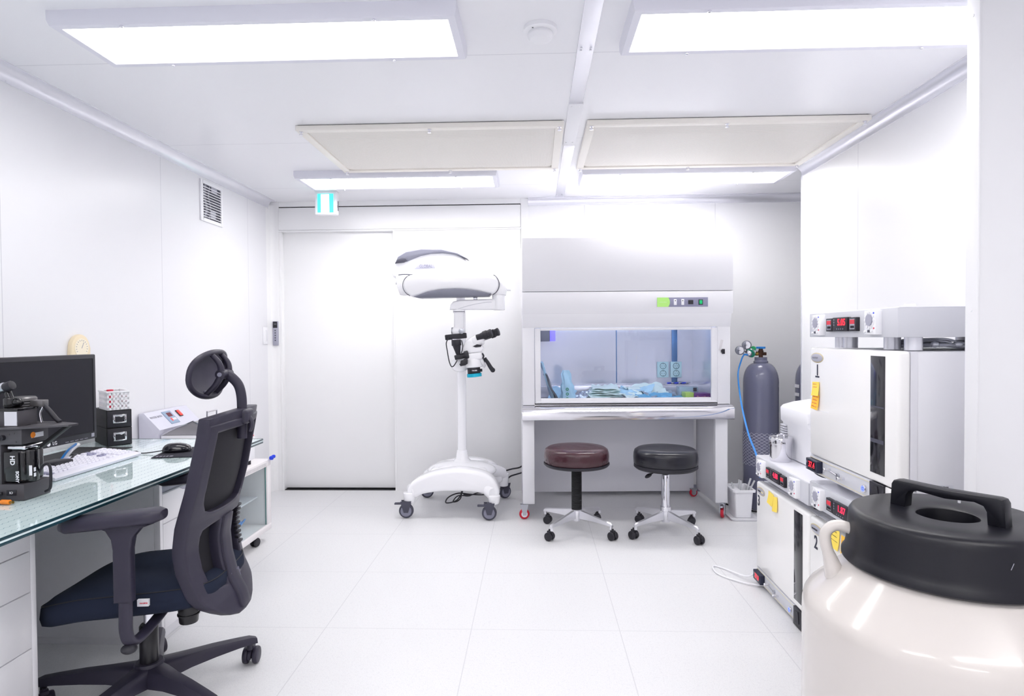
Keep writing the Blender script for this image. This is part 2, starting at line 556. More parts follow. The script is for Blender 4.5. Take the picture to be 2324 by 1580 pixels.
# partition beside the camera with an aluminium end profile
struct('wall_partition', MB().box(1.124, 3.1, 1.62, 1.656, 0, ZC), W_part)
mb = MB().box(1.122, 1.128, 1.615, 1.661, 0, ZC, 0.002)
for z in (0.4, 1.25, 2.0):
    mb.cyl((1.122, 1.638, z), (1.120, 1.638, z), 0.004, n=10)
struct('trim_1', mb, W_part)
# end profile of the right wall
struct('trim_2', MB().box(XR - 0.004, XR + 0.054, 3.985, 4.0, 0, ZC - 0.05, 0.002), alu)

def cove(pts_dir, name, x=None, y=None, a=0, b_=0, side=1):
    """quarter round cove strip: along Y at wall x, or along X at wall y"""
    prof = [(0, 0), (0.0, -0.056), (0.004, -0.056)]
    for i in range(9):
        t = i / 8 * PI / 2
        prof.append((0.004 + 0.042 * (1 - math.cos(t)), -0.046 + 0.042 * math.sin(t)))
    prof += [(0.056, -0.004), (0.056, 0)]
    mb = MB()
    if x is not None:
        mb.prism([(x + side * p[0], ZC + p[1]) for p in prof], a, b_, 'xz')
        for yy in [v for v in (2.30, 2.34, 3.29, 3.33, 4.32, 4.36) if a < v < b_]:
            mb.cyl((x + side * 0.004, yy, ZC - 0.051), (x + side * 0.006, yy, ZC - 0.051), 0.003, n=8)
    else:
        mb.prism([(y - p[0], ZC + p[1]) for p in prof], a, b_, 'yz')
        for xx in [v for v in (0.20, 0.24, 0.72, 1.45, 1.75) if a < v < b_]:
            mb.cyl((xx, y - 0.004, ZC - 0.05), (xx, y - 0.006, ZC - 0.05), 0.003, n=8)
    return struct(name, mb, alu)
cove(None, 'trim_3', x=XL, a=-1.8, b_=4.70)
cove(None, 'trim_4', x=XR, a=1.66, b_=3.99, side=-1)
cove(None, 'trim_5', y=YB, a=-0.045, b_=2.3)
# vertical cove in the far left corner and the ceiling strip over the door
mb = MB()
mb.prism([(XL, 4.78), (XL, 4.66)] + [(XL + 0.004 + 0.05 * (1 - math.cos(t * PI / 16)), 4.66 + 0.05 + 0.0 + 0.03 * math.sin(t * PI / 16)) for t in range(9)] + [(XL + 0.06, 4.78)], 0, ZC - 0.03, 'xy')
struct('trim_6', mb, door_white)
# door front: jamb posts, header cover, fixed leaf, sliding leaf
mb = MB().box(XL, -1.972, 4.738, 4.86, 0, ZC, 0.003)
mb.box(-0.10, -0.045, 4.738, 4.86, 0, ZC, 0.003)
mb.box(-1.975, -0.09, 4.744, 4.86, 2.200, ZC, 0.0)
mb.box(-1.975, -0.09, 4.738, 4.86, 2.006, 2.018, 0.002)
struct('trim_7', mb, door_white)
mb = MB().box(-1.972, -0.102, 4.740, 4.76, 2.020, 2.192, 0.002)
for x, z in ((-1.962, 2.09), (-1.965, 2.028), (-0.114, 2.11)):
    mb.cyl((x, 4.740, z), (x, 4.738, z), 0.004, n=8)
struct('trim_8', mb, door_white)
struct('trim_9', MB().box(-1.975, -0.098, 4.752, 4.765, 2.188, 2.203), black_matt)
struct('trim_10', MB().box(-1.972, -1.955, 4.742, 4.83, 0.0, 2.006, 0.002), door_white)
struct('door_1', MB().box(-1.957, -1.06, 4.785, 4.825, 0.012, 2.02, 0.002), door_white)
mb = MB().box(-1.083, -0.102, 4.745, 4.78, 0.0, 2.006, 0.002)
mb.box(-1.083, -1.072, 4.743, 4.747, 0.0, 2.006)
struct('door_2', mb, door_white)
struct('wall_behind_door', MB().box(-2.1, 0.0, 4.87, 4.97, 0, ZC), door_white)
struct('trim_11', MB().box(-1.957, -1.083, 4.75, 4.86, 0.0, 0.004), black_matt)
struct('baseboard_back', MB().box(-0.045, 2.3, YB - 0.012, YB, 0, 0.05, 0.002), mat('grey_skirting', (150, 150, 168), 0.5))
# ceiling strip between the two bays, with the lapped joint piece
mb = MB().box(0.162, 0.222, -1.8, 2.83, ZC - 0.006, ZC, 0.001)
mb.box(0.165, 0.227, 3.40, 4.70, ZC - 0.006, ZC, 0.001)
for y in (2.27, 2.29, 4.60, 4.62):
    for x in (0.175, 0.21):
        mb.cyl((x, y, ZC - 0.006), (x, y, ZC - 0.009), 0.004, n=8)
struct('trim_12', mb, alu)
mb = MB().box(0.160, 0.226, 2.815, 3.42, ZC - 0.010, ZC, 0.001)
for y in (2.84, 3.36):
    for x in (0.175, 0.21):
        mb.cyl((x, y, ZC - 0.01), (x, y, ZC - 0.013), 0.004, n=8)
struct('trim_13', mb, white)

# ------------------------------------------------------------------ ceiling lights
def ceiling_light(x0, x1, y0, y1, label):
    t = thing('ceiling_light', label, 'ceiling light', ((x0 + x1) / 2, (y0 + y1) / 2, ZC), group='ceiling panel lights')
    z = ZC - 0.047
    w = 0.034
    mb = MB()
    poly = [(0, 0), (0, -0.030), (0.006, -0.047), (0.03, -0.047), (w, -0.040), (w, 0)]
    for (a, b_) in (((x0, y0), (x1, y0)), ((x1, y0), (x1, y1)), ((x1, y1), (x0, y1)), ((x0, y1), (x0, y0))):
        a = Vector((a[0], a[1], ZC)); b2 = Vector((b_[0], b_[1], ZC))
        d = (b2 - a).normalized(); nn = Vector((-d.y, d.x, 0))
        ringA = [a + nn * p[0] + d * p[0] + Vector((0, 0, p[1])) for p in poly]
        ringB = [b2 + nn * p[0] - d * p[0] + Vector((0, 0, p[1])) for p in poly]
        mb.loft([ringA, ringB])
    build('frame', mb, alu_frame, t)
    build('diffuser', MB().box(x0 + w - 0.002, x1 - w + 0.002, y0 + w - 0.002, y1 - w + 0.002, z + 0.006, z + 0.012), lamp_far if y0 > 3 else lamp_fill if y0 < 1 else lamp_mat, t)
    for fx in (0.18, 0.80):
        for y in (y0 + 0.016, y1 - 0.016):
            x = x0 + fx * (x1 - x0)
            build('screw', MB().cyl((x, y, z - 0.006), (x, y, z), 0.006, 0.006, n=10, b=0.002), chrome, t)
    return t
ceiling_light(-1.549, -0.237, 1.939, 2.258, 'large ceiling light panel near the left wall, whole in view')
ceiling_light(0.310, 1.622, 1.939, 2.258, 'large ceiling light panel cut off by the right partition')
ceiling_light(-1.510, -0.230, 3.870, 4.200, 'far ceiling light panel above the door and the exit sign')
ceiling_light(0.300, 1.615, 3.880, 4.210, 'far ceiling light panel above the steel-ledged hood')
ceiling_light(-1.549, -0.237, -0.010, 0.309, 'left unseen ceiling light panel of the row added above the camera')  # unseen row continuing the visible spacing, added to light camera-facing surfaces
ceiling_light(0.310, 1.622, -0.010, 0.309, 'right unseen ceiling light panel of the row added above the camera')


ceiling_light(-0.65, 0.66, -1.40, -1.08, 'single unseen ceiling light panel added by the rear wall behind the camera')  # out of view, added to brighten surfaces that face the camera

# ------------------------------------------------------------------ filter grilles
def filter_grille(x0, x1, y0, y1, label):
    t = thing('filter_grille', label, 'air filter grille', ((x0 + x1) / 2, (y0 + y1) / 2, ZC), group='ceiling filter grilles')
    z1, z0 = ZC - 0.004, ZC - 0.028
    mb = MB()
    w = 0.042
    mb.box(x0, x1, y0, y0 + w, z0, z1, 0.002).box(x0, x1, y1 - w, y1, z0, z1, 0.002)
    mb.box(x0, x0 + w, y0 + w, y1 - w, z0, z1, 0.002).box(x1 - w, x1, y0 + w, y1 - w, z0, z1, 0.002)
    build('frame', mb, cream_paint, t)
    mb = MB()
    def rr(d, z):
        a, b_, c_, e = x0 + w + d, x1 - w - d, y0 + w + d, y1 - w - d
        r = 0.05
        pts = []
        for (cx, cy, s) in ((b_ - r, e - r, 0), (a + r, e - r, 1), (a + r, c_ + r, 2), (b_ - r, c_ + r, 3)):
            for k in range(6):
                th = s * PI / 2 + k / 5 * PI / 2
                pts.append((cx + r * math.cos(th), cy + r * math.sin(th), z))
        return pts
    mb.loft([rr(-0.004, z0 + 0.008), rr(0.03, z0 + 0.006), rr(0.075, z0 - 0.004), rr(0.11, z0 - 0.006)])
    build('perforated_panel', mb, filt, t, angle=60)
    build('backing', MB().box(x0 + 0.01, x1 - 0.01, y0 + 0.012, y1 - 0.01, ZC - 0.006, ZC), black_matt, t)
    for x in (x0 + 0.022, (x0 + x1) / 2, x1 - 0.022):
        for y in (y0 + 0.02, y1 - 0.02):
            mb = MB().cyl((x, y, z0 - 0.004), (x, y, z0), 0.010, n=12)
            mb.cyl((x, y, z0 - 0.014), (x, y, z0 - 0.004), 0.005, n=10).cyl((x, y, z0 - 0.018), (x, y, z0 - 0.014), 0.010, n=12, b=0.001)
            build('clip', mb, chrome, t)
filter_grille(-1.172, 0.150, 3.035, 3.835, 'cream perforated air filter grille on the ceiling left of the centre strip')
filter_grille(0.262, 1.612, 3.035, 3.850, 'cream perforated air filter grille on the ceiling against the right wall')

# ------------------------------------------------------------------ smoke detector
t = thing('smoke_detector', 'round white smoke detector on the ceiling between two lights', 'smoke detector', (0.026, 2.13, ZC))
build('base', MB().lathe([(0, ZC), (0.056, ZC), (0.057, ZC - 0.014), (0.050, ZC - 0.018), (0, ZC - 0.018)], (0.026, 2.13)), white, t)
build('sensor_head', MB().lathe([(0, ZC - 0.018), (0.040, ZC - 0.018), (0.043, ZC - 0.024), (0.043, ZC - 0.032), (0.036, ZC - 0.042), (0.02, ZC - 0.046), (0, ZC - 0.046)], (0.026, 2.13)), white, t)
build('indicator', MB().cyl((0.0, 2.092, ZC - 0.0185), (0.0, 2.092, ZC - 0.016), 0.003, n=8), black_pl, t)

# ------------------------------------------------------------------ exit sign
ex0, ex1, ey = -1.562, -1.424, 4.40
t = thing('exit_sign', 'small lit teal exit sign hanging from the ceiling above the door', 'exit sign', ((ex0 + ex1) / 2, ey, ZC))
mb = MB().box(ex0 - 0.004, ex1 + 0.016, ey, ey + 0.055, 2.068, ZC - 0.004, 0.008, 3)
mb.box(ex0 - 0.008, ex1 + 0.020, ey - 0.002, ey + 0.06, ZC - 0.005, ZC, 0.001)
build('housing', mb, white, t)
pl = build('sign_panel', MB().box(ex0 + 0.018, ex1 - 0.006, ey - 0.003, ey + 0.004, 2.083, 2.216), exit_teal, t)
def sg(px, pz):
    w = (ex1 - 0.006) - (ex0 + 0.018)
    return (ex0 + 0.018 + px * w, 2.083 + pz * 0.133)
mb = MB().prism([sg(0.22, 0.0), sg(0.22, 0.97), sg(0.74, 0.97), sg(0.74, 0.0)], ey - 0.0045, ey - 0.003, 'xz')
build('doorway_pictogram', mb, exit_white, pl)
mb = MB()
for q in ([(0.44, 0.62), (0.54, 0.64), (0.52, 0.36), (0.42, 0.36)], [(0.42, 0.38), (0.50, 0.38), (0.44, 0.06), (0.37, 0.08)], [(0.46, 0.40), (0.53, 0.40), (0.63, 0.16), (0.57, 0.13)],
          [(0.44, 0.62), (0.46, 0.55), (0.32, 0.42), (0.29, 0.47)], [(0.52, 0.62), (0.55, 0.56), (0.66, 0.48), (0.67, 0.53)]):
    mb.prism([sg(*p) for p in q], ey - 0.0055, ey - 0.0044, 'xz')
cx, cz = sg(0.50, 0.74)
mb.cyl((cx, ey - 0.0055, cz), (cx, ey - 0.0044, cz), 0.008, n=14)
build('running_figure', mb, mat('pale_teal_print', (206, 250, 246), 0.4, emit=(190, 250, 244), estr=1.0), pl)
mb = MB()
for dz in (0.045, 0.052):
    mb.cyl((ex1 + 0.017, ey + 0.02, 2.08 + dz), (ex1 + 0.014, ey + 0.02, 2.08 + dz), 0.003, n=8)
mb.box(ex1 + 0.0155, ex1 + 0.0168, ey + 0.03, ey + 0.045, 2.10, 2.17)
build('side_controls', mb, rubber, t)

# ------------------------------------------------------------------ wall vent
t = thing('wall_vent', 'white louvred vent grille high on the left wall', 'vent', (XL, 3.858, 1.92))
y0, y1, z0, z1 = 3.726, 3.990, 1.912, 2.166
mb = MB().box(XL, XL + 0.010, y0, y0 + 0.028, z0, z1, 0.002).box(XL, XL + 0.010, y1 - 0.02, y1, z0, z1, 0.002)
mb.box(XL, XL + 0.010, y0 + 0.02, y1 - 0.015, z0, z0 + 0.022, 0.002).box(XL, XL + 0.010, y0 + 0.02, y1 - 0.015, z1 - 0.022, z1, 0.002)
build('frame', mb, white, t)
build('backing', MB().box(XL, XL + 0.002, y0 + 0.02, y1 - 0.015, z0 + 0.02, z1 - 0.02), rubber, t)
mb = MB()
for (ya, r) in ((3.775, 0.010), (3.79, 0.006), (3.83, 0.008)):
    mb.tube([(XL + 0.003, ya, z0 + 0.025), (XL + 0.003, ya + 0.02, z0 + 0.09), (XL + 0.003, ya - 0.005, z0 + 0.16), (XL + 0.003, ya + 0.01, z1 - 0.025)], r * 0.4, n=8)
mb.box(XL + 0.001, XL + 0.004, 3.86, 3.93, z1 - 0.06, z1 - 0.022).box(XL + 0.001, XL + 0.004, 3.85, 3.91, z0 + 0.03, z0 + 0.08)
build('inner_parts', mb, mat('vent_inner_grey', (176, 176, 188), 0.5), t)
for k in range(12):
    z = z0 + 0.030 + k * 0.0165
    build('slat', MB().box(XL + 0.003, XL + 0.011, y0 + 0.022, y1 - 0.017, z, z + 0.0045, 0.001), white, t)

# ------------------------------------------------------------------ light switch and wall controller
t = thing('light_switch', 'white light switch plate on the left wall near the door', 'light switch', (XL, 4.62, 1.14))
build('plate', MB().box(XL, XL + 0.008, 4.575, 4.655, 1.142, 1.270, 0.003), white, t)
build('rocker', MB().box(XL + 0.007, XL + 0.011, 4.60, 4.63, 1.165, 1.245, 0.002), white_gloss, t)
t = thing('wall_controller', 'slim grey wall controller with dark display on the door jamb', 'wall controller', (-2.0, 4.738, 1.13))
build('body', MB().box(-2.021, -1.979, 4.718, 4.738, 1.130, 1.318, 0.005), mat('controller_silver', (176, 176, 192), 0.4, 0.3), t)
ds = build('display', MB().box(-2.017, -1.983, 4.716, 4.72, 1.266, 1.314, 0.001), black_pl, t)
strokes('readout', 0.016, 0.008, front(-2.0, 4.7155, 1.296), ink_grey, ds)
for k in range(5):
    z = 1.246 - 0.019 * k
    build('button', MB().cyl((-2.0, 4.716, z), (-2.0, 4.72, z), 0.005, n=10), rubber, t)

# ------------------------------------------------------------------ thermometer on the wall
t = thing('wall_thermometer', 'cream oval dial thermometer on the wall above the monitor', 'thermometer', (XL, 2.685, 1.0))
out = []
for k in range(28):
    a = 2 * PI * k / 28
    rx = 0.056 if math.sin(a) > 0 else 0.060
    out.append((2.685 + rx * math.cos(a), 1.150 + (0.062 if math.sin(a) > 0 else 0.12) * math.sin(a)))
build('case', MB().prism(out, XL, XL + 0.022, 'yz', 0.005), beige, t)
dl = build('dial', MB().cyl((XL + 0.022, 2.686, 1.152), (XL + 0.024, 2.686, 1.152), 0.042, n=32), cream_dial, t)
mb = MB()
for k in range(13):
    a = math.radians(-30 + k * 20)
    mb.box(0.030, 0.036, -0.001, 0.001, 0, 0.0008, M=faceR(XL + 0.0242, 2.686, 1.152) @ Matrix.Rotation(a, 4, 'Z'))
mb.box(-0.002, 0.026, -0.001, 0.001, 0, 0.001, M=faceR(XL + 0.0242, 2.686, 1.152) @ Matrix.Rotation(1.1, 4, 'Z'))
build('scale_and_needle', mb, ink_grey, dl)

# ================================================================== CASTERS
def caster(parent, x, y, r, w, ang, mw, mhub, mfork, top, brake=False, name='caster', twin=False):
    """wheel axis turned by ang about Z; top = height where the fork meets the leg"""
    A = Matrix.Translation((x, y, 0)) @ Matrix.Rotation(ang, 4, 'Z')
    mb = MB()
    if twin:
        mb.cyl(A @ Vector((0, 0, r + 0.012)), A @ Vector((0, 0, top)), 0.006, n=10)
        hood = [(-r * 1.02 * math.cos(q * PI / 10 - 0.15), r * 1.02 * math.sin(q * PI / 10 - 0.15) + r) for q in range(12)]
        mb.prism(hood, -w * 0.2, w * 0.2, 'xz', M=A)
        mb.box(-0.012, 0.012, -0.012, 0.012, r * 1.7, r * 2.0 + 0.008, 0.003, M=A)
    else:
        mb.box(-0.016, 0.016, -w * 0.9, w * 0.9, top - 0.008, top, 0.002, M=A)
        for s in (-1, 1):
            mb.prism([(-r * 0.75, top), (r * 0.75, top), (r * 0.3, r * 0.8), (-r * 0.3, r * 0.8)], s * w * 0.85 - 0.003, s * w * 0.85 + 0.003, 'xz', M=A)
        if brake:
            mb.box(-r * 1.6, -r * 0.3, -w * 0.6, w * 0.6, top - 0.022, top - 0.012, 0.003, M=A)
    f = build(name, mb, mfork, parent)
    for s in ((-1, 1) if twin else (0,)):
        yo = s * w * 0.62
        ww = w * 0.36 if twin else w * 0.62
        mb = MB().lathe([(0, -ww), (r * 0.78, -ww), (r * 0.94, -ww * 0.8), (r, -ww * 0.4), (r, ww * 0.4), (r * 0.94, ww * 0.8), (r * 0.78, ww), (0, ww)], n=28,
                        M=A @ Matrix.Translation((0, yo, r)) @ Matrix.Rotation(PI / 2, 4, 'X'))
        wq = build('wheel', mb, mw, f)
        if mhub:
            mb = MB()
            for e in (-1, 1):
                mb.cyl(A @ Vector((0, yo + e * ww, r)), A @ Vector((0, yo + e * (ww + 0.003), r)), r * (0.6 if mw is red else 0.74), n=24)
            build('hub_cap', mb, mhub, f)
    return f

# ================================================================== CLEAN BENCH (HOOD)
HP = Vector((-0.079, 4.0, 0)); HR = math.radians(2.0)
def hpos(x, y, z):
    v = Matrix.Rotation(HR, 3, 'Z') @ (Vector((x, y, z)) - HP)
    return v + HP
t = thing('clean_bench', 'tall pale grey clean bench hood with a steel ledge and sliding sash', 'clean bench', HP, HR)
X0, X1 = -0.079, 1.281
mb = MB()
mb.box(X0, X1, 4.0, 4.60, 1.476, 1.822, 0.004)                 # upper blower box
mb.box(X0 + 0.001, X1 - 0.001, 4.0, 4.60, 1.328, 1.473, 0.003)       # control fascia
mb.prism([(4.0, 1.330), (4.045, 1.330), (4.045, 1.242), (4.022, 1.242)], X0 + 0.002, X1 - 0.012, 'yz', 0.002)
mb.box(X0 + 0.002, X1 - 0.012, 4.04, 4.60, 1.300, 1.330)
mb.box(X0 + 0.002, X0 + 0.06, 4.04, 4.60, 1.240, 1.31).box(X1 - 0.08, X1 - 0.012, 4.04, 4.60, 1.240, 1.31).box(X0 + 0.05, X1 - 0.06, 4.586, 4.60, 0.74, 1.31)
mb.cyl((0.675, 3.9985, 1.628), (0.675, 4.001, 1.628), 0.007, n=12)
build('housing', mb, grey_paint, t)
build('side_panel', MB().box(X0 + 0.002, X0 + 0.078, 4.022, 4.60, 0.740, 1.243, 0.003), grey_paint, t)
build('side_panel', MB().box(X1 - 0.095, X1 - 0.012, 4.022, 4.60, 0.740, 1.243, 0.003), grey_paint, t)
mb = MB()
mb.box(X0 + 0.078, X1 - 0.095, 4.575, 4.585, 0.745, 1.300)
build('rear_liner', mb, hood_liner, t)
mb = MB().box(X0 + 0.0785, X0 + 0.082, 4.046, 4.575, 0.745, 1.300).box(X1 - 0.0985, X1 - 0.0955, 4.046, 4.575, 0.745, 1.300)
build('side_liner', mb, hood_liner, t)
build('work_surface', MB().box(X0 + 0.078, X1 - 0.095, 4.03, 4.575, 0.735, 0.747), steel, t)
build('rear_ledge', MB().box(X0 + 0.08, X1 - 0.097, 4.46, 4.572, 0.747, 0.828, 0.003), hood_liner, t)
for px in (0.62, 1.05):
    mb = MB().box(px - 0.02, px + 0.02, 4.566, 4.575, 0.84, 1.243, 0.001) if px > 1 else MB().box(px, px + 0.006, 4.571, 4.575, 0.84, 1.243)
    build('liner_rib', mb, mat('blue_grey_rib', (90, 130, 176), 0.3, 0.5), t)
# sash
mb = MB()
sx0, sx1, sz0, sz1 = 0.003, 1.186, 0.750, 1.238
mb.box(sx0, sx0 + 0.036, 4.020, 4.040, sz0, sz1, 0.003).box(sx1 - 0.040, sx1, 4.020, 4.040, sz0, sz1, 0.003)
mb.box(sx0 + 0.036, sx1 - 0.04, 4.020, 4.040, sz0, sz0 + 0.034, 0.003).box(sx0 + 0.036, sx1 - 0.04, 4.020, 4.040, sz1 - 0.014, sz1 + 0.002, 0.002)
mb.box(sx0 + 0.01, sx1 - 0.01, 4.014, 4.024, sz0 + 0.004, sz0 + 0.014, 0.002)
sash = build('sash', mb, grey_paint, t)
build('glass', MB().box(sx0 + 0.034, sx1 - 0.038, 4.028, 4.033, sz0 + 0.032, sz1 - 0.006), tint_glass, sash)
build('sill_gap', MB().box(X0 + 0.08, X1 - 0.095, 4.02, 4.06, 0.744, 0.749), black_matt, t)
# steel ledge with a rounded lip
prof = [(4.10, 0.738), (4.02, 0.738), (3.972, 0.732), (3.958, 0.726), (3.952, 0.716), (3.952, 0.652), (3.958, 0.648), (4.06, 0.648), (4.06, 0.700), (4.10, 0.700)]
build('steel_ledge', MB().prism(prof, X0 - 0.004, X1 - 0.008, 'yz'), polish, t, angle=50)
build('table_deck', MB().box(X0, X1 - 0.012, 4.06, 4.60, 0.655, 0.738), grey_paint, t)
# legs and panels
for (a, b_) in ((X0 - 0.003, X0 + 0.074), (X1 - 0.114, X1 - 0.034)):
    build('leg_panel', MB().box(a, b_, 4.005, 4.05, 0.098, 0.655, 0.004).box(a + (0.0 if a < 0 else 0.05), b_ - (0.05 if a < 0 else 0.0), 4.04, 4.60, 0.05, 0.655, 0.003), grey_paint, t)
build('rear_panel', MB().box(X0 + 0.05, X1 - 0.09, 4.57, 4.60, 0.035, 0.655, 0.002), mat('grey_rear_panel', (226, 226, 233), 0.4), t)
caster(t, X0 + 0.006, 4.012, 0.034, 0.014, math.radians(6), red, mat('white_hub', (226, 226, 234), 0.35), zinc, 0.098)
caster(t, X1 - 0.066, 4.012, 0.034, 0.016, math.radians(62), red, zinc, zinc, 0.098, brake=True)
caster(t, X0 + 0.03, 4.56, 0.03, 0.014, 0.4, red, zinc, zinc, 0.06)
caster(t, X1 - 0.10, 4.545, 0.03, 0.014, 0.2, red, zinc, zinc, 0.06)
# control panel
cp = build('control_panel', MB().box(0.790, 1.117, 3.9965, 4.001, 1.372, 1.432, 0.001), panel_grey, t)
lab = [(0.790, 1.372), (0.862, 1.372)] + [(0.862 + 0.010 * math.sin(k * PI / 8), 1.372 + 0.060 * k / 8) for k in range(1, 8)] + [(0.862, 1.432), (0.790, 1.432)]
build('green_label', MB().prism(lab, 3.9955, 3.997, 'xz'), lime, cp)
strokes('lettering', 0.045, 0.005, front(0.827, 3.9953, 1.402), mat('pale_green_ink', (214, 246, 190), 0.5), cp)
for x in (0.906, 0.954):
    build('switch', MB().box(x - 0.009, x + 0.009, 3.9935, 3.997, 1.383, 1.421, 0.001), white, cp)
    build('switch_lamp', MB().box(x - 0.003, x + 0.003, 3.993, 3.9936, 1.408, 1.414), ink, cp)
build('meter', MB().box(0.990, 1.022, 3.9935, 3.997, 1.388, 1.414, 0.001), black_pl, cp)
build('green_switch', MB().box(1.056, 1.084, 3.9935, 3.997, 1.384, 1.418, 0.001), black_pl, cp)
build('lit_rocker', MB().box(1.061, 1.079, 3.991, 3.995, 1.389, 1.413, 0.001), green_switch, cp)
# clip and tape on the right cheek
build('black_clip', MB().box(1.214, 1.232, 4.012, 4.024, 1.066, 1.098, 0.002).box(1.208, 1.214, 4.014, 4.022, 1.075, 1.092), black_pl, t)
build('tape_strip', MB().box(-0.008, 0.008, -0.036, 0.036, 0, 0.001, M=front(1.208, 4.0215, 1.122) @ Matrix.Rotation(-0.25, 4, 'Z')), mat('clear_tape', (214, 212, 216), 0.3), t)
refl_block = build('reflection_block', MB().box(0.02, 0.125, 4.44, 4.57, 1.150, 1.240, 0.006), dark_slate, t)  # solid block standing in for a dark reflection with a violet side
build('violet_reflection', MB().box(0.126, 0.165, 4.45, 4.56, 1.152, 1.238, 0.002), mat('violet_reflection_glow', (140, 130, 240), 0.3, emit=(120, 110, 255), estr=0.5), refl_block)  # violet part of the reflection, given its own glow; not a lamp
build('fill_tube', MB().cyl((0.02, 4.12, 1.282), (1.16, 4.12, 1.282), 0.012, n=16), mat('white_fill_tube', (230, 240, 255), 0.3, emit=(236, 242, 255), estr=4.5), t)  # unseen tube above the sash, added to brighten the hood interior

# sockets on the rear liner of the hood
sock = None
for k, x in enumerate((0.962, 1.058)):
    p = hpos(x, 4.566, 0.936)
    st = thing('wall_socket', ('left' if k == 0 else 'right') + ' pale teal double socket inside the clean bench', 'socket', p, HR, 'sockets inside the clean bench')
    build('plate', MB().box(p.x - 0.041, p.x + 0.041, p.y - 0.012, p.y + 0.004, p.z - 0.058, p.z + 0.058, 0.003), socket_teal, st)
    for dz in (0.027, -0.027):
        mb = MB().lathe([(0.024, 0.0), (0.024, 0.003), (0.021, 0.003), (0.019, -0.0), ], n=24, M=front(p.x, p.y - 0.012, p.z + dz))
        build('outlet_ring', mb, mat('socket_ring_%d' % int(dz > 0), (120, 156, 164), 0.4), st)
        mb = MB()
        for (dx, dzz) in ((-0.008, 0), (0.008, 0), (0, 0.015), (0, -0.015)):
            mb.cyl((p.x + dx, p.y - 0.0125, p.z + dz + dzz), (p.x + dx, p.y - 0.012, p.z + dz + dzz), 0.0028, n=8)
        build('pin_hole', mb, ink, st)

# things lying in the hood
def hood_sheet(name, label, cat, group, x, y, w, d, z, rz, m, amp=0.006, tilt=0.0, edge=0.0, lift=0.0):
    ph = [random.uniform(0, 6.28) for _ in range(6)]
    def f(u, v):
        xx = (u - 0.5) * w; yy = (v - 0.5) * d
        h = amp * (math.sin(5 * u + ph[0]) * math.sin(4 * v + ph[1]) + 0.6 * math.sin(11 * u + ph[2] + 3 * v) * math.sin(9 * v + ph[3]) + 0.35 * math.sin(23 * u + ph[4]) * math.sin(19 * v + ph[5]))
        h += edge * math.sin(26 * u) * max(0, (v - 0.8) / 0.2)
        c_, s_ = math.cos(tilt), math.sin(tilt)
        return (xx, yy * c_ - h * s_ * 0.5, max(0.002, z - 0.747 + h + abs(amp) + yy * s_ + abs(d / 2 * s_) + lift * u))
    p = hpos(x, y, 0.747)
    mb = MB().sheet(f, 26, 18, 0.0022)
    o = build(name, mb, m, None, 60)
    o.location = p; o.rotation_euler = (0, 0, HR + rz)
    return tag(o, label, cat, group)

for k in range(7):
    hood_sheet('sterile_pouch', 'mint paper sterilisation pouch in the flat stack behind the sash', 'pouch', 'stack of mint pouches in the clean bench',
               0.475 + random.uniform(-0.012, 0.012) + 0.012 * k % 0.02, 4.19 + 0.015 * k, 0.25 - 0.012 * k, 0.17, 0.749 + 0.0125 * k, random.uniform(-0.12, 0.08), poly_mint, 0.004, 0.10, 0.004)
spec = [(0.73, 4.20, 0.26, 0.16, 0.752, 0.3, poly_blue, 0.012, 0.28), (0.80, 4.15, 0.24, 0.13, 0.760, -0.25, poly_deep, 0.012, 0.15), (0.70, 4.28, 0.24, 0.15, 0.775, -0.5, poly_blue, 0.014, 0.3),
        (0.86, 4.24, 0.26, 0.12, 0.765, 0.5, poly_silver, 0.010, 0.25), (0.78, 4.30, 0.28, 0.16, 0.780, 0.15, poly_mint, 0.012, 0.34), (0.66, 4.15, 0.18, 0.10, 0.770, 0.7, poly_mint, 0.010, 0.2)]
words = ['pale blue sterile pouch at the left of the loose heap', 'deep blue sterile pouch in front of the heap by the sash', 'crumpled light blue pouch leaning on the loose heap', 'silvery film pouch sticking out right of the heap',
         'pale mint pouch at the back of the loose heap', 'small mint pouch turned across the front of the heap']
for s, wd in zip(spec, words):
    hood_sheet('sterile_pouch', wd, 'pouch', 'loose pouches in the clean bench', *s[:6], s[6], s[7], s[8])
hood_sheet('sterile_pouch', 'flat deep blue pouch beside the purple box', 'pouch', 'loose pouches in the clean bench', 0.98, 4.18, 0.20, 0.13, 0.750, 0.1, poly_deep, 0.007, 0.12)
hood_sheet('sterile_pouch', 'silver pouch crumpled between the standing bag and the mint stack', 'pouch', 'loose pouches in the clean bench', 0.335, 4.22, 0.16, 0.12, 0.752, 0.4, poly_silver, 0.014, 0.3)
hood_sheet('sterile_pouch', 'clear blue film pouch behind the standing bag', 'pouch', 'loose pouches in the clean bench', 0.20, 4.30, 0.18, 0.14, 0.752, -0.3, poly_blue, 0.014, 0.4)
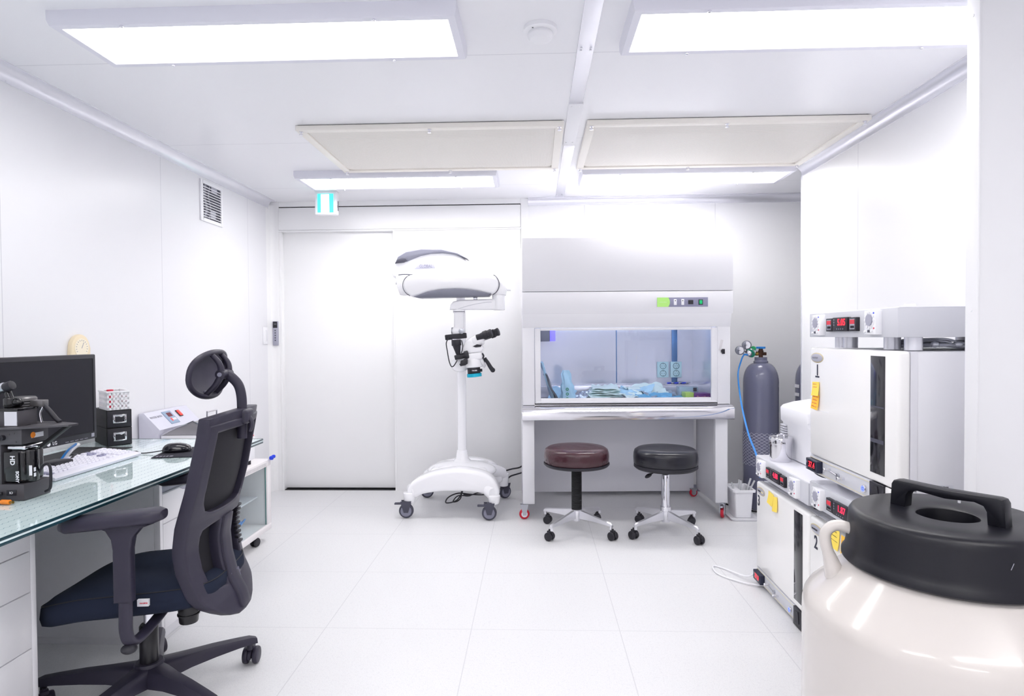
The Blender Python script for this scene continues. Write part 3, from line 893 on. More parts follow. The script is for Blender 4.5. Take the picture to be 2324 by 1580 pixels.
# standing clear bag of gloves with green rings printed on it
p = hpos(0.235, 4.19, 0.747)
t = thing('glove_bag', 'upright pale blue bag with green rings standing behind the sash', 'bag', p, HR)
rings = []
for k in range(9):
    z = 0.002 + k * 0.026
    w = 0.055 - 0.004 * k + 0.006 * math.sin(k * 2.1)
    dd = 0.030 - 0.0026 * k
    rings.append([(p.x + w * math.copysign(abs(math.cos(a)) ** 0.7, math.cos(a)) + 0.004 * math.sin(7 * a + k) - 0.006 * k * 0.4, p.y + dd * math.sin(a) + 0.003 * math.cos(5 * a + k), p.z + z) for a in [2 * PI * i / 28 for i in range(28)]])
build('bag', MB().loft(rings), poly_blue, t, 60)
mb = MB()
for z in (0.012, 0.044, 0.076):
    mb.lathe([(0.010, 0), (0.010, 0.002), (0.006, 0.002), (0.006, 0)], n=20, M=frame((p.x - 0.012, p.y - 0.033, p.z + z + 0.008), (1, 0, 0), (0, 0, 1)))
build('green_ring_print', mb, green, t)
# leaning bags at the far left
for (nm, lb, x, m, w, h, tl) in (('wrapped_pack', 'tall blue wrapped pack leaning in the left corner of the hood', 0.085, poly_blue, 0.05, 0.27, 0.30), ('dark_pack', 'dark film pack leaning beside the blue pack in the hood', 0.075, grey_bag, 0.03, 0.20, 0.42)):
    p = hpos(x + (0.035 if m is grey_bag else 0), 4.13 if m is grey_bag else 4.18, 0.748)
    mb = MB().sheet(lambda u, v: (p.x + 0.05 - math.sin(tl) * h * v + 0.006 * math.sin(8 * v + 3 * u), p.y + (u - 0.5) * 0.13 + 0.004 * math.sin(9 * v), p.z + 0.012 + h * v * math.cos(tl) - 0.02 * (u - 0.5) ** 2), 8, 14, 0.012)
    single(nm, mb, m, lb, 'bag', org=p, rotz=HR, angle=60)
# purple box, open-topped, with lettering
p = hpos(1.12, 4.13, 0.748)
t = thing('glove_box', 'purple and lime carton reading DentiAnn in the right corner of the hood', 'box', p, HR)
build('carton', MB().box(p.x - 0.055, p.x + 0.055, p.y, p.y + 0.11, p.z, p.z + 0.050, 0.001), purple, t)
build('lime_panel', MB().box(p.x - 0.110, p.x - 0.053, p.y + 0.004, p.y + 0.10, p.z, p.z + 0.056, 0.001), lime_box, t)
text('lettering', 'DentiAnn', 0.022, front(p.x + 0.005, p.y - 0.0008, p.z + 0.026), mat('peach_ink', (250, 190, 160), 0.5), t, sx=0.95)
p = hpos(1.09, 4.25, 0.748)
t = thing('clear_box', 'clear plastic box with white contents behind the purple carton', 'box', p, HR)
build('box', MB().box(p.x - 0.09, p.x + 0.04, p.y, p.y + 0.09, p.z, p.z + 0.085, 0.003), poly_clear, t)
build('contents', MB().box(p.x - 0.08, p.x + 0.03, p.y + 0.01, p.y + 0.08, p.z + 0.004, p.z + 0.07, 0.01), mat('white_tissue', (226, 236, 246), 0.8), t)
build('black_tab', MB().box(p.x + 0.005, p.x + 0.03, p.y - 0.003, p.y + 0.01, p.z + 0.055, p.z + 0.08, 0.002), black_pl, t)
p = hpos(0.47, 4.075, 0.748)
single('tape_marker', MB().box(p.x - 0.02, p.x + 0.02, p.y, p.y + 0.03, p.z, p.z + 0.028, 0.003), black_matt, 'small black block in front of the mint pouch stack', 'block', org=p, rotz=HR)
p = hpos(1.06, 4.50, 0.829)
t = thing('instrument_tray', 'small steel instruments on the rear ledge below the sockets', 'instruments', p, HR)
build('tray', MB().box(p.x - 0.10, p.x + 0.08, p.y - 0.03, p.y + 0.04, p.z, p.z + 0.006, 0.002), steel, t)
for k in range(6):
    x = p.x - 0.08 + k * 0.027
    build('instrument', MB().cyl((x, p.y, p.z + 0.012), (x + 0.035, p.y + 0.02, p.z + 0.012), 0.006, n=10, b=0.002), polish if k % 2 else royal, t)

# ================================================================== STOOLS
def stool(cx, cy, rot, seatm, label, kind):
    t = thing('rolling_stool', label, 'stool', (cx, cy, 0), 0, 'rolling stools')
    R = 0.192 if kind else 0.197
    zt = 0.508 if kind else 0.512
    prof = [(0, zt - 0.012)] + [(R * 0.7, zt - 0.004), (R * 0.88, zt), (R * 0.96, zt - 0.010), (R * 0.99, zt - 0.028), (R, zt - 0.050), (R * 0.99, zt - 0.085), (R * 0.96, zt - 0.092), (0, zt - 0.092)]
    prof[0] = (0, zt + 0.006); prof[1] = (R * 0.6, zt + 0.004)
    build('seat', MB().lathe(prof, (cx, cy), 56), seatm, t, 50)
    if kind:
        pr = [(0, zt - 0.092), (R * 0.98, zt - 0.092), (R * 0.985, zt - 0.108), (R * 0.93, zt - 0.118), (R * 0.3, zt - 0.126), (0, zt - 0.126)]
    else:
        pr = [(0, zt - 0.090), (R * 1.01, zt - 0.090), (R * 1.015, zt - 0.098), (R * 0.97, zt - 0.108), (R * 0.3, zt - 0.108), (0, zt - 0.108)]
    build('seat_base', MB().lathe(pr, (cx, cy), 56), black_pl, t)
    if kind:
        mb = MB().cyl((cx, cy, 0.335), (cx, cy, 0.372), 0.016, n=20)
        build('piston', mb, chrome, t)
        build('collar', MB().lathe([(0, 0.385), (0.034, 0.385), (0.024, 0.362), (0, 0.362)], (cx, cy), 24), black_pl, t)
        build('column', MB().lathe([(0, 0.10), (0.025, 0.10), (0.025, 0.350), (0.022, 0.356), (0, 0.356)], (cx, cy), 28), chrome, t)
        mb = MB().tube([(cx - 0.03, cy - 0.01, 0.385), (cx - 0.07, cy - 0.03, 0.372), (cx - 0.10, cy - 0.045, 0.360)], 0.004, n=8)
        lv = build('lever', mb, black_pl, t)
        build('lever_grip', MB().ell((0, 0, 0), (0.026, 0.010, 0.012), M=frame((cx - 0.112, cy - 0.050, 0.354), (-0.86, -0.38, -0.34), (0.3, -0.9, 0))), black_pl, lv)
    else:
        build('column', MB().cyl((cx, cy, 0.36), (cx, cy, 0.41), 0.015, n=20), chrome, t)
        pr = [(0, 0.13), (0.028, 0.13)]
        z = 0.13
        while z < 0.384:
            pr += [(0.0315, z + 0.002), (0.0315, z + 0.004), (0.0285, z + 0.006)]
            z += 0.0072
        pr += [(0.028, 0.388), (0, 0.388)]
        build('bellows', MB().lathe(pr, (cx, cy), 28), black_matt, t, 60)
        mb = MB().tube([(cx + 0.01, cy, 0.395), (cx + 0.04, cy - 0.01, 0.398), (cx + 0.06, cy - 0.02, 0.404)], 0.003, n=8)
        build('lever', mb, black_pl, t)
    build('hub', MB().lathe([(0, 0.066), (0.026, 0.066), (0.028, 0.072), (0.028, 0.130), (0.033, 0.134), (0.033, 0.158 if kind else 0.136), (0, 0.158 if kind else 0.136)], (cx, cy), 28), chrome, t)
    for k in range(4):
        a = math.radians(rot + 90 * k)
        d = Vector((math.cos(a), math.sin(a), 0)); nn = Vector((-d.y, d.x, 0))
        c0 = Vector((cx, cy, 0))
        rings = []
        for s, z1, z0, w in ((0.02, 0.138, 0.082, 0.011), (0.12, 0.120, 0.083, 0.010), (0.21, 0.104, 0.080, 0.010), (0.245, 0.097, 0.078, 0.010), (0.256, 0.088, 0.072, 0.008)):
            o = c0 + d * s
            rings.append([o + nn * w + Vector((0, 0, z0)), o + nn * w * 0.9 + Vector((0, 0, z1 - 0.004)), o + Vector((0, 0, z1)), o - nn * w * 0.9 + Vector((0, 0, z1 - 0.004)), o - nn * w + Vector((0, 0, z0))])
        o = c0 + d * 0.245
        mb = MB().loft(rings).cyl(o + Vector((0, 0, 0.058)), o + Vector((0, 0, 0.085)), 0.009, n=12)
        build('leg', mb, soft_chrome, t)
        sw = a + 2.2 + k * 1.3
        caster(t, o.x + 0.015 * math.cos(sw), o.y + 0.015 * math.sin(sw), 0.025, 0.024, sw, black_pl, None, black_pl, 0.066, twin=True)
    return t
stool(0.250, 3.770, 50, maroon, 'rolling stool with maroon seat and ribbed black column', 0)
stool(0.784, 3.752, 34, black_vinyl, 'rolling stool with black seat and bare chrome column', 1)

# ================================================================== SURGICAL MICROSCOPE
t = thing('surgical_microscope', 'white floor-standing surgical microscope on a wheeled base', 'microscope', (-0.51, 4.3, 0))
Ym = 4.1
# base: two front arms, two rear arms, domed centre
def arm_base(x1, y1, z1, side):
    rings = []
    c0 = Vector((-0.51, 4.28, 0.27))
    c1 = Vector((x1, y1, z1))
    for k in range(9):
        s = k / 8
        o = c0.lerp(c1, s)
        o.z = 0.27 + (z1 - 0.27) * (s ** 2.1)
        h = 0.055 - 0.010 * s
        w = 0.085 - 0.042 * s
        d = (c1 - c0); d.z = 0; d.normalize()
        nn = Vector((-d.y, d.x, 0))
        ring = []
        for q in range(16):
            a = 2 * PI * q / 16
            ring.append(o + nn * (w * math.copysign(abs(math.cos(a)) ** 0.7, math.cos(a))) + Vector((0, 0, h * math.copysign(abs(math.sin(a)) ** 0.8, math.sin(a)))))
        rings.append(ring)
    return rings
mb = MB()
for (x, y, z) in ((-0.832, 4.05, 0.165), (-0.272, 4.02, 0.155), (-0.235, 4.50, 0.19), (-0.79, 4.52, 0.17)):
    mb.loft(arm_base(x, y, z, 1))
    mb.cyl((x, y, 0.098), (x, y, z), 0.036, 0.042, n=20, b=0.006)
mb.ell((-0.51, 4.28, 0.262), (0.24, 0.18, 0.062), n=28)
apron = [(-0.845, 0.150), (-0.835, 0.205), (-0.79, 0.250), (-0.70, 0.290), (-0.60, 0.312), (-0.51, 0.322), (-0.42, 0.314), (-0.33, 0.292), (-0.275, 0.255), (-0.245, 0.200), (-0.240, 0.145), (-0.30, 0.130), (-0.335, 0.155), (-0.42, 0.170), (-0.52, 0.174), (-0.64, 0.170), (-0.74, 0.155), (-0.79, 0.130)]
apron = [(p[0], p[1]) for p in smooth_path([(a, b_, 0) for a, b_ in apron], 3, True)]
for (ya, yb) in ((4.02, 4.15), (4.43, 4.55)):
    mb.prism(apron if ya < 4.1 else [(-0.52 + (p[0] + 0.54) * 0.93, p[1] * 0.97) for p in apron], ya, yb, 'xz', 0.035, 4)
mb.box(-0.72, -0.32, 4.12, 4.46, 0.20, 0.30, 0.04, 4)
mb.lathe([(0, 0.30), (0.075, 0.30), (0.06, 0.325), (0.045, 0.34), (0.035, 0.40), (0, 0.40)], (-0.51, 4.30), 28)
build('base', mb, white_gloss, t, 50)
for (x, y, a, br) in ((-0.850, 4.03, 0.05, True), (-0.300, 3.985, 0.05, True), (-0.225, 4.53, 0.6, False), (-0.80, 4.54, 0.3, False)):
    caster(t, x, y, 0.048, 0.024, a, rubber, wheel_grey, rubber, 0.112, brake=br)
build('column', MB().cyl((-0.51, 4.30, 0.30), (-0.51, 4.30, 1.60), 0.031, n=28), white_gloss, t)
up_ = [(-0.962, 1.600), (-0.968, 1.666), (-0.946, 1.722), (-0.88, 1.762), (-0.772, 1.780), (-0.633, 1.776), (-0.526, 1.750), (-0.455, 1.700), (-0.419, 1.640), (-0.400, 1.568), (-0.70, 1.575), (-0.90, 1.585)]
up_ = [(p[0], p[1]) for p in smooth_path([(a, b_, 0) for a, b_ in up_], 3, True)]
ha = build('rear_arm', MB().prism(up_, 4.20, 4.34, 'xz', 0.03, 4), white_gloss, t, 60)
gp = [(-0.945, 1.690), (-0.925, 1.735), (-0.87, 1.768), (-0.765, 1.786), (-0.626, 1.782), (-0.52, 1.756), (-0.450, 1.716), (-0.53, 1.745), (-0.62, 1.755), (-0.70, 1.752), (-0.77, 1.738), (-0.83, 1.714), (-0.865, 1.700)]
build('top_cover', MB().prism(gp, 4.188, 4.352, 'xz', 0.010, 3), dark_slate, ha, 60)
build('cover_cap', MB().prism([(-0.944, 1.689), (-0.930, 1.715), (-0.90, 1.728), (-0.866, 1.726), (-0.855, 1.706), (-0.885, 1.694)], 4.178, 4.36, 'xz', 0.008, 3), rubber, ha, 60)
wp = [(-0.815, 1.650), (-0.78, 1.690), (-0.71, 1.697), (-0.68, 1.690), (-0.672, 1.655)]
pn = build('side_recess', MB().prism(wp, 4.196, 4.204, 'xz', 0.002), mat('pale_grey_recess', (178, 178, 194), 0.4), ha)
text('lettering', 'GLOBAL', 0.030, front(-0.735, 4.1955, 1.668), wheel_grey, ha, sx=0.8)
build('hinge_block', MB().prism([(-0.925, 1.60), (-0.82, 1.60), (-0.815, 1.465), (-0.895, 1.468), (-0.915, 1.53)], 4.09, 4.24, 'xz', 0.02, 3).cyl((-0.87, 4.2, 1.59), (-0.87, 4.2, 1.64), 0.05, n=24).cyl((-0.935, 4.17, 1.56), (-0.90, 4.17, 1.56), 0.016, n=16), white_gloss, t, 50)
build('hinge_seam', MB().cyl((-0.87, 4.2, 1.606), (-0.87, 4.2, 1.612), 0.053, n=24), rubber, t)
ap = [(-0.832, 1.59), (-0.708, 1.612), (-0.561, 1.618), (-0.385, 1.606), (-0.254, 1.583), (-0.226, 1.545), (-0.228, 1.505), (-0.252, 1.474), (-0.293, 1.466), (-0.372, 1.484), (-0.503, 1.498), (-0.665, 1.487), (-0.786, 1.452), (-0.842, 1.475), (-0.862, 1.526), (-0.856, 1.564)]
ap = [(p[0], p[1]) for p in smooth_path([(a, b_, 0) for a, b_ in ap], 3, True)]
sa = build('spring_arm', MB().prism(ap, 4.04, 4.16, 'xz', 0.022, 4), white_gloss, t, 60)
build('under_cover', MB().prism([(-0.792, 1.452), (-0.694, 1.486), (-0.60, 1.499), (-0.518, 1.503), (-0.44, 1.498), (-0.372, 1.487), (-0.280, 1.468), (-0.300, 1.452), (-0.754, 1.444)], 4.033, 4.150, 'xz', 0.006), dark_slate, sa)
mb = MB()
for (cx, a0, a1) in ((-0.79, 110, 250), (-0.30, -65, 65)):
    mb.tube([(cx + 0.072 * math.cos(math.radians(a)), 4.045, 1.528 + 0.072 * math.sin(math.radians(a))) for a in range(a0, a1 + 1, 14)], 0.0022, n=6)
build('joint_line', mb, rubber, sa)
build('lock_knob', MB().cyl((-0.39, 4.1, 1.43), (-0.39, 4.1, 1.455), 0.014, n=14, b=0.003), chrome, t)
build('end_knuckle', MB().prism([(-0.26, 1.572), (-0.20, 1.545), (-0.182, 1.505), (-0.188, 1.46), (-0.26, 1.46)], 4.05, 4.15, 'xz', 0.015, 3).cyl((-0.236, 4.1, 1.362), (-0.236, 4.1, 1.472), 0.042, n=28, b=0.006).cyl((-0.19, 4.1, 1.50), (-0.155, 4.1, 1.50), 0.012, n=12), white_gloss, t, 50)
lp = [(-0.560, 1.366), (-0.553, 1.401), (-0.535, 1.421), (-0.489, 1.431), (-0.240, 1.437), (-0.240, 1.364)]
build('lower_arm', MB().prism(lp, 4.065, 4.135, 'xz', 0.012, 3), white_gloss, t, 60)
build('arm_cover_line', MB().tube([(-0.50, 4.064, 1.372), (-0.42, 4.064, 1.395), (-0.34, 4.064, 1.410), (-0.28, 4.064, 1.413)], 0.0018, n=6), ctrl_grey, t)
build('drop_post', MB().cyl((-0.50, 4.1, 1.215), (-0.50, 4.1, 1.372), 0.034, n=28).cyl((-0.50, 4.1, 1.345), (-0.50, 4.1, 1.366), 0.039, n=28, b=0.003).ell((-0.505, 4.1, 1.225), (0.046, 0.046, 0.04)), white_gloss, t, 50)
build('post_ring', MB().cyl((-0.50, 4.1, 1.352), (-0.50, 4.1, 1.356), 0.0395, n=28), rubber, t)
build('friction_knob', MB().cyl((-0.478, 4.05, 1.225), (-0.478, 4.035, 1.225), 0.018, n=20, b=0.003).cyl((-0.55, 4.1, 1.228), (-0.535, 4.1, 1.228), 0.024, n=18, b=0.003), zinc, t)
# head
mb = MB().box(-0.589, -0.447, 4.055, 4.09, 1.172, 1.208, 0.006, M=Matrix.Translation((-0.52, 0, 1.19)) @ Matrix.Rotation(-0.10, 4, 'Y') @ Matrix.Translation((0.52, 0, -1.19)))
build('camera_bar', mb, black_pl, t)
mb = MB().cyl((-0.515, 4.06, 1.170), (-0.513, 4.06, 1.130), 0.032, 0.032, n=24, b=0.003).cyl((-0.513, 4.06, 1.135), (-0.500, 4.06, 1.060), 0.028, 0.011, n=24)
build('camera_adapter', mb, black_pl, t)
build('adapter_ring', MB().cyl((-0.515, 4.06, 1.164), (-0.515, 4.06, 1.174), 0.030, n=24), polish, t)
build('side_tube', MB().cyl((-0.525, 4.055, 1.050), (-0.452, 4.06, 1.068), 0.016, 0.020, n=22, b=0.003).cyl((-0.46, 4.06, 1.066), (-0.432, 4.06, 1.073), 0.029, n=24, b=0.006), black_pl, t)
hp = [(-0.475, 1.120), (-0.448, 1.165), (-0.410, 1.190), (-0.360, 1.150), (-0.337, 1.115), (-0.345, 1.090), (-0.40, 1.082), (-0.47, 1.072)]
hb = build('upper_body', MB().prism(hp, 4.05, 4.15, 'xz', 0.014, 3), white_gloss, t, 60)
build('beam_splitter', MB().box(-0.445, -0.342, 4.045, 4.155, 1.036, 1.082, 0.012, 3, M=Matrix.Translation((-0.39, 0, 1.06)) @ Matrix.Rotation(-0.12, 4, 'Y') @ Matrix.Translation((0.39, 0, -1.06))), white_gloss, t, 50)
mb = MB().tube([(-0.343, 4.05, 1.080), (-0.334, 4.05, 1.062), (-0.340, 4.05, 1.044)], 0.005, n=8)
build('splitter_seal', mb, black_pl, t)
mb = MB().cyl((-0.40, 4.1, 0.985), (-0.405, 4.1, 1.050), 0.062, 0.058, n=32, b=0.012).ell((-0.50, 4.13, 1.00), (0.06, 0.06, 0.05))
build('zoom_body', mb, white_gloss, t, 50)
mb = MB().cyl((-0.47, 4.045, 1.02), (-0.47, 4.03, 1.02), 0.016, n=20)
mb.prism([(-0.492, 1.010), (-0.484, 0.996), (-0.452, 1.002), (-0.437, 1.012), (-0.436, 1.038), (-0.448, 1.050), (-0.462, 1.044), (-0.476, 1.022)], 4.02, 4.038, 'xz', 0.005)
build('zoom_knob', mb, black_pl, t)
mb = MB().cyl((-0.352, 4.1, 1.022), (-0.336, 4.1, 1.028), 0.046, 0.040, n=28, b=0.004)
build('handle_disc', mb, grey_paint, t)
mb = MB().cyl((-0.336, 4.1, 1.030), (-0.316, 4.1, 1.040), 0.014, n=16).tube([(-0.328, 4.09, 1.040), (-0.312, 4.08, 1.020), (-0.290, 4.07, 0.985), (-0.276, 4.065, 0.968)], lambda s: 0.011 + 0.004 * s, n=14)
mb.ell((-0.276, 4.065, 0.968), (0.016, 0.015, 0.016))
build('handle', mb, black_pl, t)
mb = MB().cyl((-0.406, 4.1, 0.990), (-0.402, 4.1, 0.945), 0.043, n=32, b=0.003).cyl((-0.365, 4.1, 0.965), (-0.348, 4.1, 0.966), 0.010, n=14, b=0.002)
ob_ = build('objective', mb, black_pl, t)
strokes('lettering', 0.034, 0.009, front(-0.395, 4.0555, 0.966), ink_white, ob_)
build('teal_ring', MB().cyl((-0.402, 4.1, 0.945), (-0.400, 4.1, 0.922), 0.049, n=36, b=0.003), teal, t)
# binocular
mb = MB().box(-0.045, 0.05, -0.045, 0.045, -0.03, 0.03, 0.018, 3, M=frame((-0.375, 4.09, 1.172), (0.88, -0.1, 0.46), (0.1, 0.99, 0)))
mb.cyl((-0.40, 4.09, 1.150), (-0.345, 4.085, 1.176), 0.042, 0.040, n=28, b=0.01)
build('binocular_body', mb, white_gloss, t, 50)
build('tilt_seal', MB().prism([(-0.405, 1.125), (-0.378, 1.138), (-0.345, 1.135), (-0.352, 1.122), (-0.385, 1.118)], 4.045, 4.06, 'xz'), black_pl, t)
for (dx, dy, dz) in ((-0.335, 4.055, 1.194), (-0.292, 4.125, 1.202)):
    A = Vector((dx, dy, dz)); D = Vector((0.93, -0.18, 0.33)).normalized()
    e = build('eyepiece', MB().cyl(A - D * 0.045, A, 0.024, n=22).cyl(A, A + D * 0.030, 0.029, n=24, b=0.004).cyl(A + D * 0.028, A + D * 0.046, 0.025, n=24, b=0.003).cyl(A + D * 0.044, A + D * 0.060, 0.027, n=24, b=0.004), black_pl, t)
    build('eye_lens', MB().cyl(A + D * 0.0602, A + D * 0.0606, 0.016, n=20), rubber, e)
build('camera_cable', MB().tube([(-0.56, 4.05, 1.185), (-0.578, 4.045, 1.15), (-0.572, 4.04, 1.10), (-0.560, 4.04, 1.03), (-0.545, 4.035, 0.995), (-0.530, 4.035, 0.998), (-0.515, 4.04, 1.02), (-0.508, 4.045, 1.035)], 0.0035, n=8), black_pl, t)
build('thin_cable', MB().tube([(-0.478, 4.05, 1.165), (-0.470, 4.04, 1.13), (-0.474, 4.04, 1.10), (-0.482, 4.045, 1.08)], 0.003, n=8), black_pl, t)
# cable bundle hanging under the base
mb = MB()
b0 = Vector((-0.49, 4.15, 0.11))
mb.tube([(-0.48, 4.2, 0.21), (-0.49, 4.17, 0.15), (-0.53, 4.13, 0.09), (-0.60, 4.12, 0.075), (-0.585, 4.13, 0.11), (-0.52, 4.14, 0.135), (-0.44, 4.15, 0.125), (-0.36, 4.16, 0.12), (-0.33, 4.17, 0.125)], 0.0045, n=8)
mb.tube([(-0.505, 4.16, 0.21), (-0.50, 4.15, 0.12), (-0.52, 4.14, 0.085), (-0.555, 4.13, 0.08), (-0.52, 4.13, 0.12), (-0.45, 4.14, 0.118), (-0.40, 4.16, 0.13), (-0.36, 4.17, 0.13)], 0.004, n=8)
mb.ell((-0.46, 4.14, 0.122), (0.03, 0.01, 0.01))
build('cable_bundle', mb, black_pl, t)
# two mains cords from its base to behind the hood
for k, pts in enumerate(([(-0.215, 4.52, 0.205), (-0.17, 4.50, 0.222), (-0.11, 4.50, 0.235), (-0.075, 4.66, 0.24)], [(-0.215, 4.55, 0.125), (-0.185, 4.53, 0.16), (-0.14, 4.52, 0.178), (-0.10, 4.56, 0.182), (-0.07, 4.66, 0.18)])):
    single('mains_cable', MB().tube(pts, 0.0055, n=8), black_pl, ('upper' if k == 0 else 'lower') + ' black cord from the microscope base to behind the hood', 'cord', 'cords between microscope and hood', org=pts[0])

# ================================================================== GAS CYLINDERS
def cylinder(cx, cy, label, reg=True):
    t = thing('gas_cylinder', label, 'gas cylinder', (cx, cy, 0), 0, 'grey gas cylinders')
    R = 0.116
    prof = [(0, 0), (R - 0.01, 0), (R, 0.012), (R, 0.86)]
    for k in range(1, 10):
        a = k / 9 * PI / 2
        prof.append((0.042 + (R - 0.042) * math.cos(a), 0.86 + 0.135 * math.sin(a)))
    prof += [(0.042, 1.0), (0, 1.0)]
    build('body', MB().lathe(prof, (cx, cy), 48), cyl_grey, t, 50)
    build('neck_ring', MB().lathe([(0, 0.985), (0.046, 0.985), (0.048, 0.992), (0.048, 1.006), (0.041, 1.012), (0.041, 1.034), (0, 1.034)], (cx, cy), 32), cyl_grey, t)
    vb = build('valve', MB().cyl((cx, cy, 1.03), (cx, cy, 1.095), 0.014, n=16).box(cx - 0.024, cx + 0.036, cy - 0.012, cy + 0.012, 1.046, 1.068, 0.004).cyl((cx, cy, 1.06), (cx, cy, 1.08), 0.018, n=12), bronze, t)
    mb = MB()
    prf = []
    for k in range(40):
        a = 2 * PI * k / 40
        r = 0.029 + 0.003 * math.cos(6 * a)
        prf.append((cx + r * math.cos(a), cy + r * math.sin(a)))
    mb.prism(prf, 1.092, 1.106, 'xy', 0.002)
    build('handwheel', mb, blue, vb)
    if not reg:
        return t
    # regulator towards the left
    rg = build('regulator', MB().cyl((cx - 0.082, cy - 0.03, 1.062), (cx - 0.062, cy - 0.012, 1.078), 0.032, n=28, b=0.004).ell((cx - 0.085, cy - 0.02, 1.066), (0.028, 0.026, 0.028)).cyl((cx - 0.13, cy - 0.02, 1.062), (cx - 0.05, cy - 0.01, 1.062), 0.010, n=14), chrome, t)
    build('green_cap', MB().cyl((cx - 0.068, cy - 0.040, 1.088), (cx - 0.058, cy - 0.026, 1.096), 0.018, n=20, b=0.003), green, rg)
    build('label_band', MB().cyl((cx - 0.0835, cy - 0.0315, 1.0608), (cx - 0.0795, cy - 0.028, 1.064), 0.0325, n=28), mat('green_band', (40, 140, 110), 0.4), rg)
    build('inlet_nut', MB().cyl((cx - 0.055, cy, 1.060), (cx - 0.02, cy, 1.058), 0.014, n=6), brass, rg)
    for (gx, gz) in ((cx - 0.152, 1.082), (cx - 0.106, 1.118)):
        g = build('gauge', MB().cyl((gx, cy - 0.035, gz), (gx + 0.004, cy - 0.012, gz), 0.031, n=28, b=0.003).cyl((gx + 0.004, cy - 0.02, gz), (cx - 0.10, cy - 0.015, 1.066), 0.007, n=10), mat('gauge_dark_%d' % int(gz * 1000), (120, 122, 132), 0.25, 0.9), t)
        build('dial_face', MB().cyl((gx - 0.001, cy - 0.0358, gz), (gx - 0.0005, cy - 0.0345, gz), 0.024, n=28), ink_white, g)
        mb = MB().box(-0.016, 0.006, -0.0012, 0.0012, 0, 0.0008, M=front(gx - 0.001, cy - 0.0362, gz) @ Matrix.Rotation(0.2, 4, 'Z'))
        build('needle', mb, ink, g)
    # plastic net sleeve
    mb = MB()
    for k in range(22):
        for s in (-1, 1):
            pts = [(cx + (R + 0.002) * math.cos(2 * PI * k / 22 + s * q * 0.30), cy + (R + 0.002) * math.sin(2 * PI * k / 22 + s * q * 0.30), 0.30 + q * 0.0225) for q in range(11)]
            mb.tube(pts, 0.0011, n=4, smooth=False)
    build('net_sleeve', mb, mesh_net, t, 60)
    return t
cylinder(1.553, 4.32, 'grey gas cylinder with regulator standing beside the clean bench')
cylinder(1.985, 4.50, 'second grey gas cylinder mostly hidden behind the right wall end', reg=False)
mb = MB()
t2 = [o for o in COL.objects if o.get('label', '').startswith('second grey gas')][0]
Mx = lambda z: frame((1.985 - 0.1165, 4.50 - 0.012, z), (0.1, -0.99, 0), (0, 0, 1))
build('white_stencil', MB().box(-0.03, 0.03, -0.012, 0.012, 0, 0.001, M=Mx(0.82)).box(-0.03, 0.03, -0.012, 0.012, 0, 0.001, M=Mx(0.76)), ink_white, t2)
text('lettering', '26', 0.05, Mx(0.60) @ Matrix.Rotation(PI / 2, 4, 'Z'), ink_white, t2)
single('gas_hose', MB().tube([(1.455, 4.288, 1.050), (1.425, 4.28, 1.05), (1.403, 4.27, 1.010), (1.366, 4.22, 0.922), (1.309, 4.0, 0.795), (1.231, 3.7, 0.715), (1.143, 3.35, 0.647), (1.074, 3.04, 0.60), (1.085, 3.022, 0.50)], 0.005, n=10), blue, 'thin blue gas hose curving down from the regulator', 'hose', org=(1.46, 4.29, 0.50))

# ================================================================== BUCKET
t = thing('bucket', 'small white bucket of clear tubes on a tray beside the hood leg', 'bucket', (1.335, 4.09, 0))
bx, by = 1.335, 4.09
def rrect(cx, cy, hx, hy, r, z, n=5):
    o = []
    for (sx, sy, s) in ((1, 1, 0), (-1, 1, 1), (-1, -1, 2), (1, -1, 3)):
        for k in range(n):
            a = s * PI / 2 + k / (n - 1) * PI / 2
            o.append((cx + sx * (hx - r) + r * math.cos(a), cy + sy * (hy - r) + r * math.sin(a), z))
    return o
rings = [rrect(bx, by, 0.050, 0.075, 0.014, 0.012), rrect(bx, by, 0.060, 0.088, 0.014, 0.178), rrect(bx, by, 0.072, 0.100, 0.014, 0.180), rrect(bx, by, 0.073, 0.101, 0.014, 0.194), rrect(bx, by, 0.060, 0.088, 0.012, 0.194), rrect(bx, by, 0.056, 0.084, 0.012, 0.170), rrect(bx, by, 0.048, 0.072, 0.012, 0.024)]
build('body', MB().loft(rings), white, t)
build('lid_flap', MB().box(bx - 0.06, bx - 0.02, by - 0.085, by + 0.085, 0.186, 0.192, 0.002), white, t)
single('bucket_tray', MB().loft([rrect(bx, by, 0.080, 0.11, 0.025, 0.0), rrect(bx, by, 0.090, 0.12, 0.025, 0.016), rrect(bx, by, 0.085, 0.115, 0.025, 0.017), rrect(bx, by, 0.078, 0.108, 0.025, 0.010)]), white, 'low white tray under the bucket of tubes', 'tray', org=(bx, by, 0))
for k, (dx, dy, lx, ly, L) in enumerate(((0.0, -0.04, 0.02, 0.2, 0.15), (0.02, -0.02, 0.35, 0.1, 0.17), (0.035, 0.0, 0.5, 0.0, 0.16), (-0.01, 0.01, -0.3, 0.2, 0.13), (-0.02, -0.03, -0.4, -0.1, 0.12), (0.01, 0.03, 0.1, 0.4, 0.14), (0.025, -0.05, 0.25, -0.2, 0.13))):
    D = Vector((lx, ly, 1)).normalized()
    p0 = Vector((bx + dx * 0.8, by + dy, 0.10))
    single('pipette_tube', MB().cyl(p0, p0 + D * L * 0.95, 0.006, n=10, b=0.002), mat('clear_tube_%d' % k, (232, 234, 238), 0.15, trans=0.4), 'clear plastic tube standing in the small white bucket', 'tube', 'tubes in the bucket', org=p0)
# black cable on the floor behind
single('floor_cable', MB().tube([(1.27, 4.42, 0.012), (1.45, 4.17, 0.012), (1.62, 4.10, 0.012), (1.66, 3.99, 0.012)], 0.006, n=8), black_pl, 'black cable on the floor behind the white bucket', 'cable', org=(1.45, 4.2, 0.012))

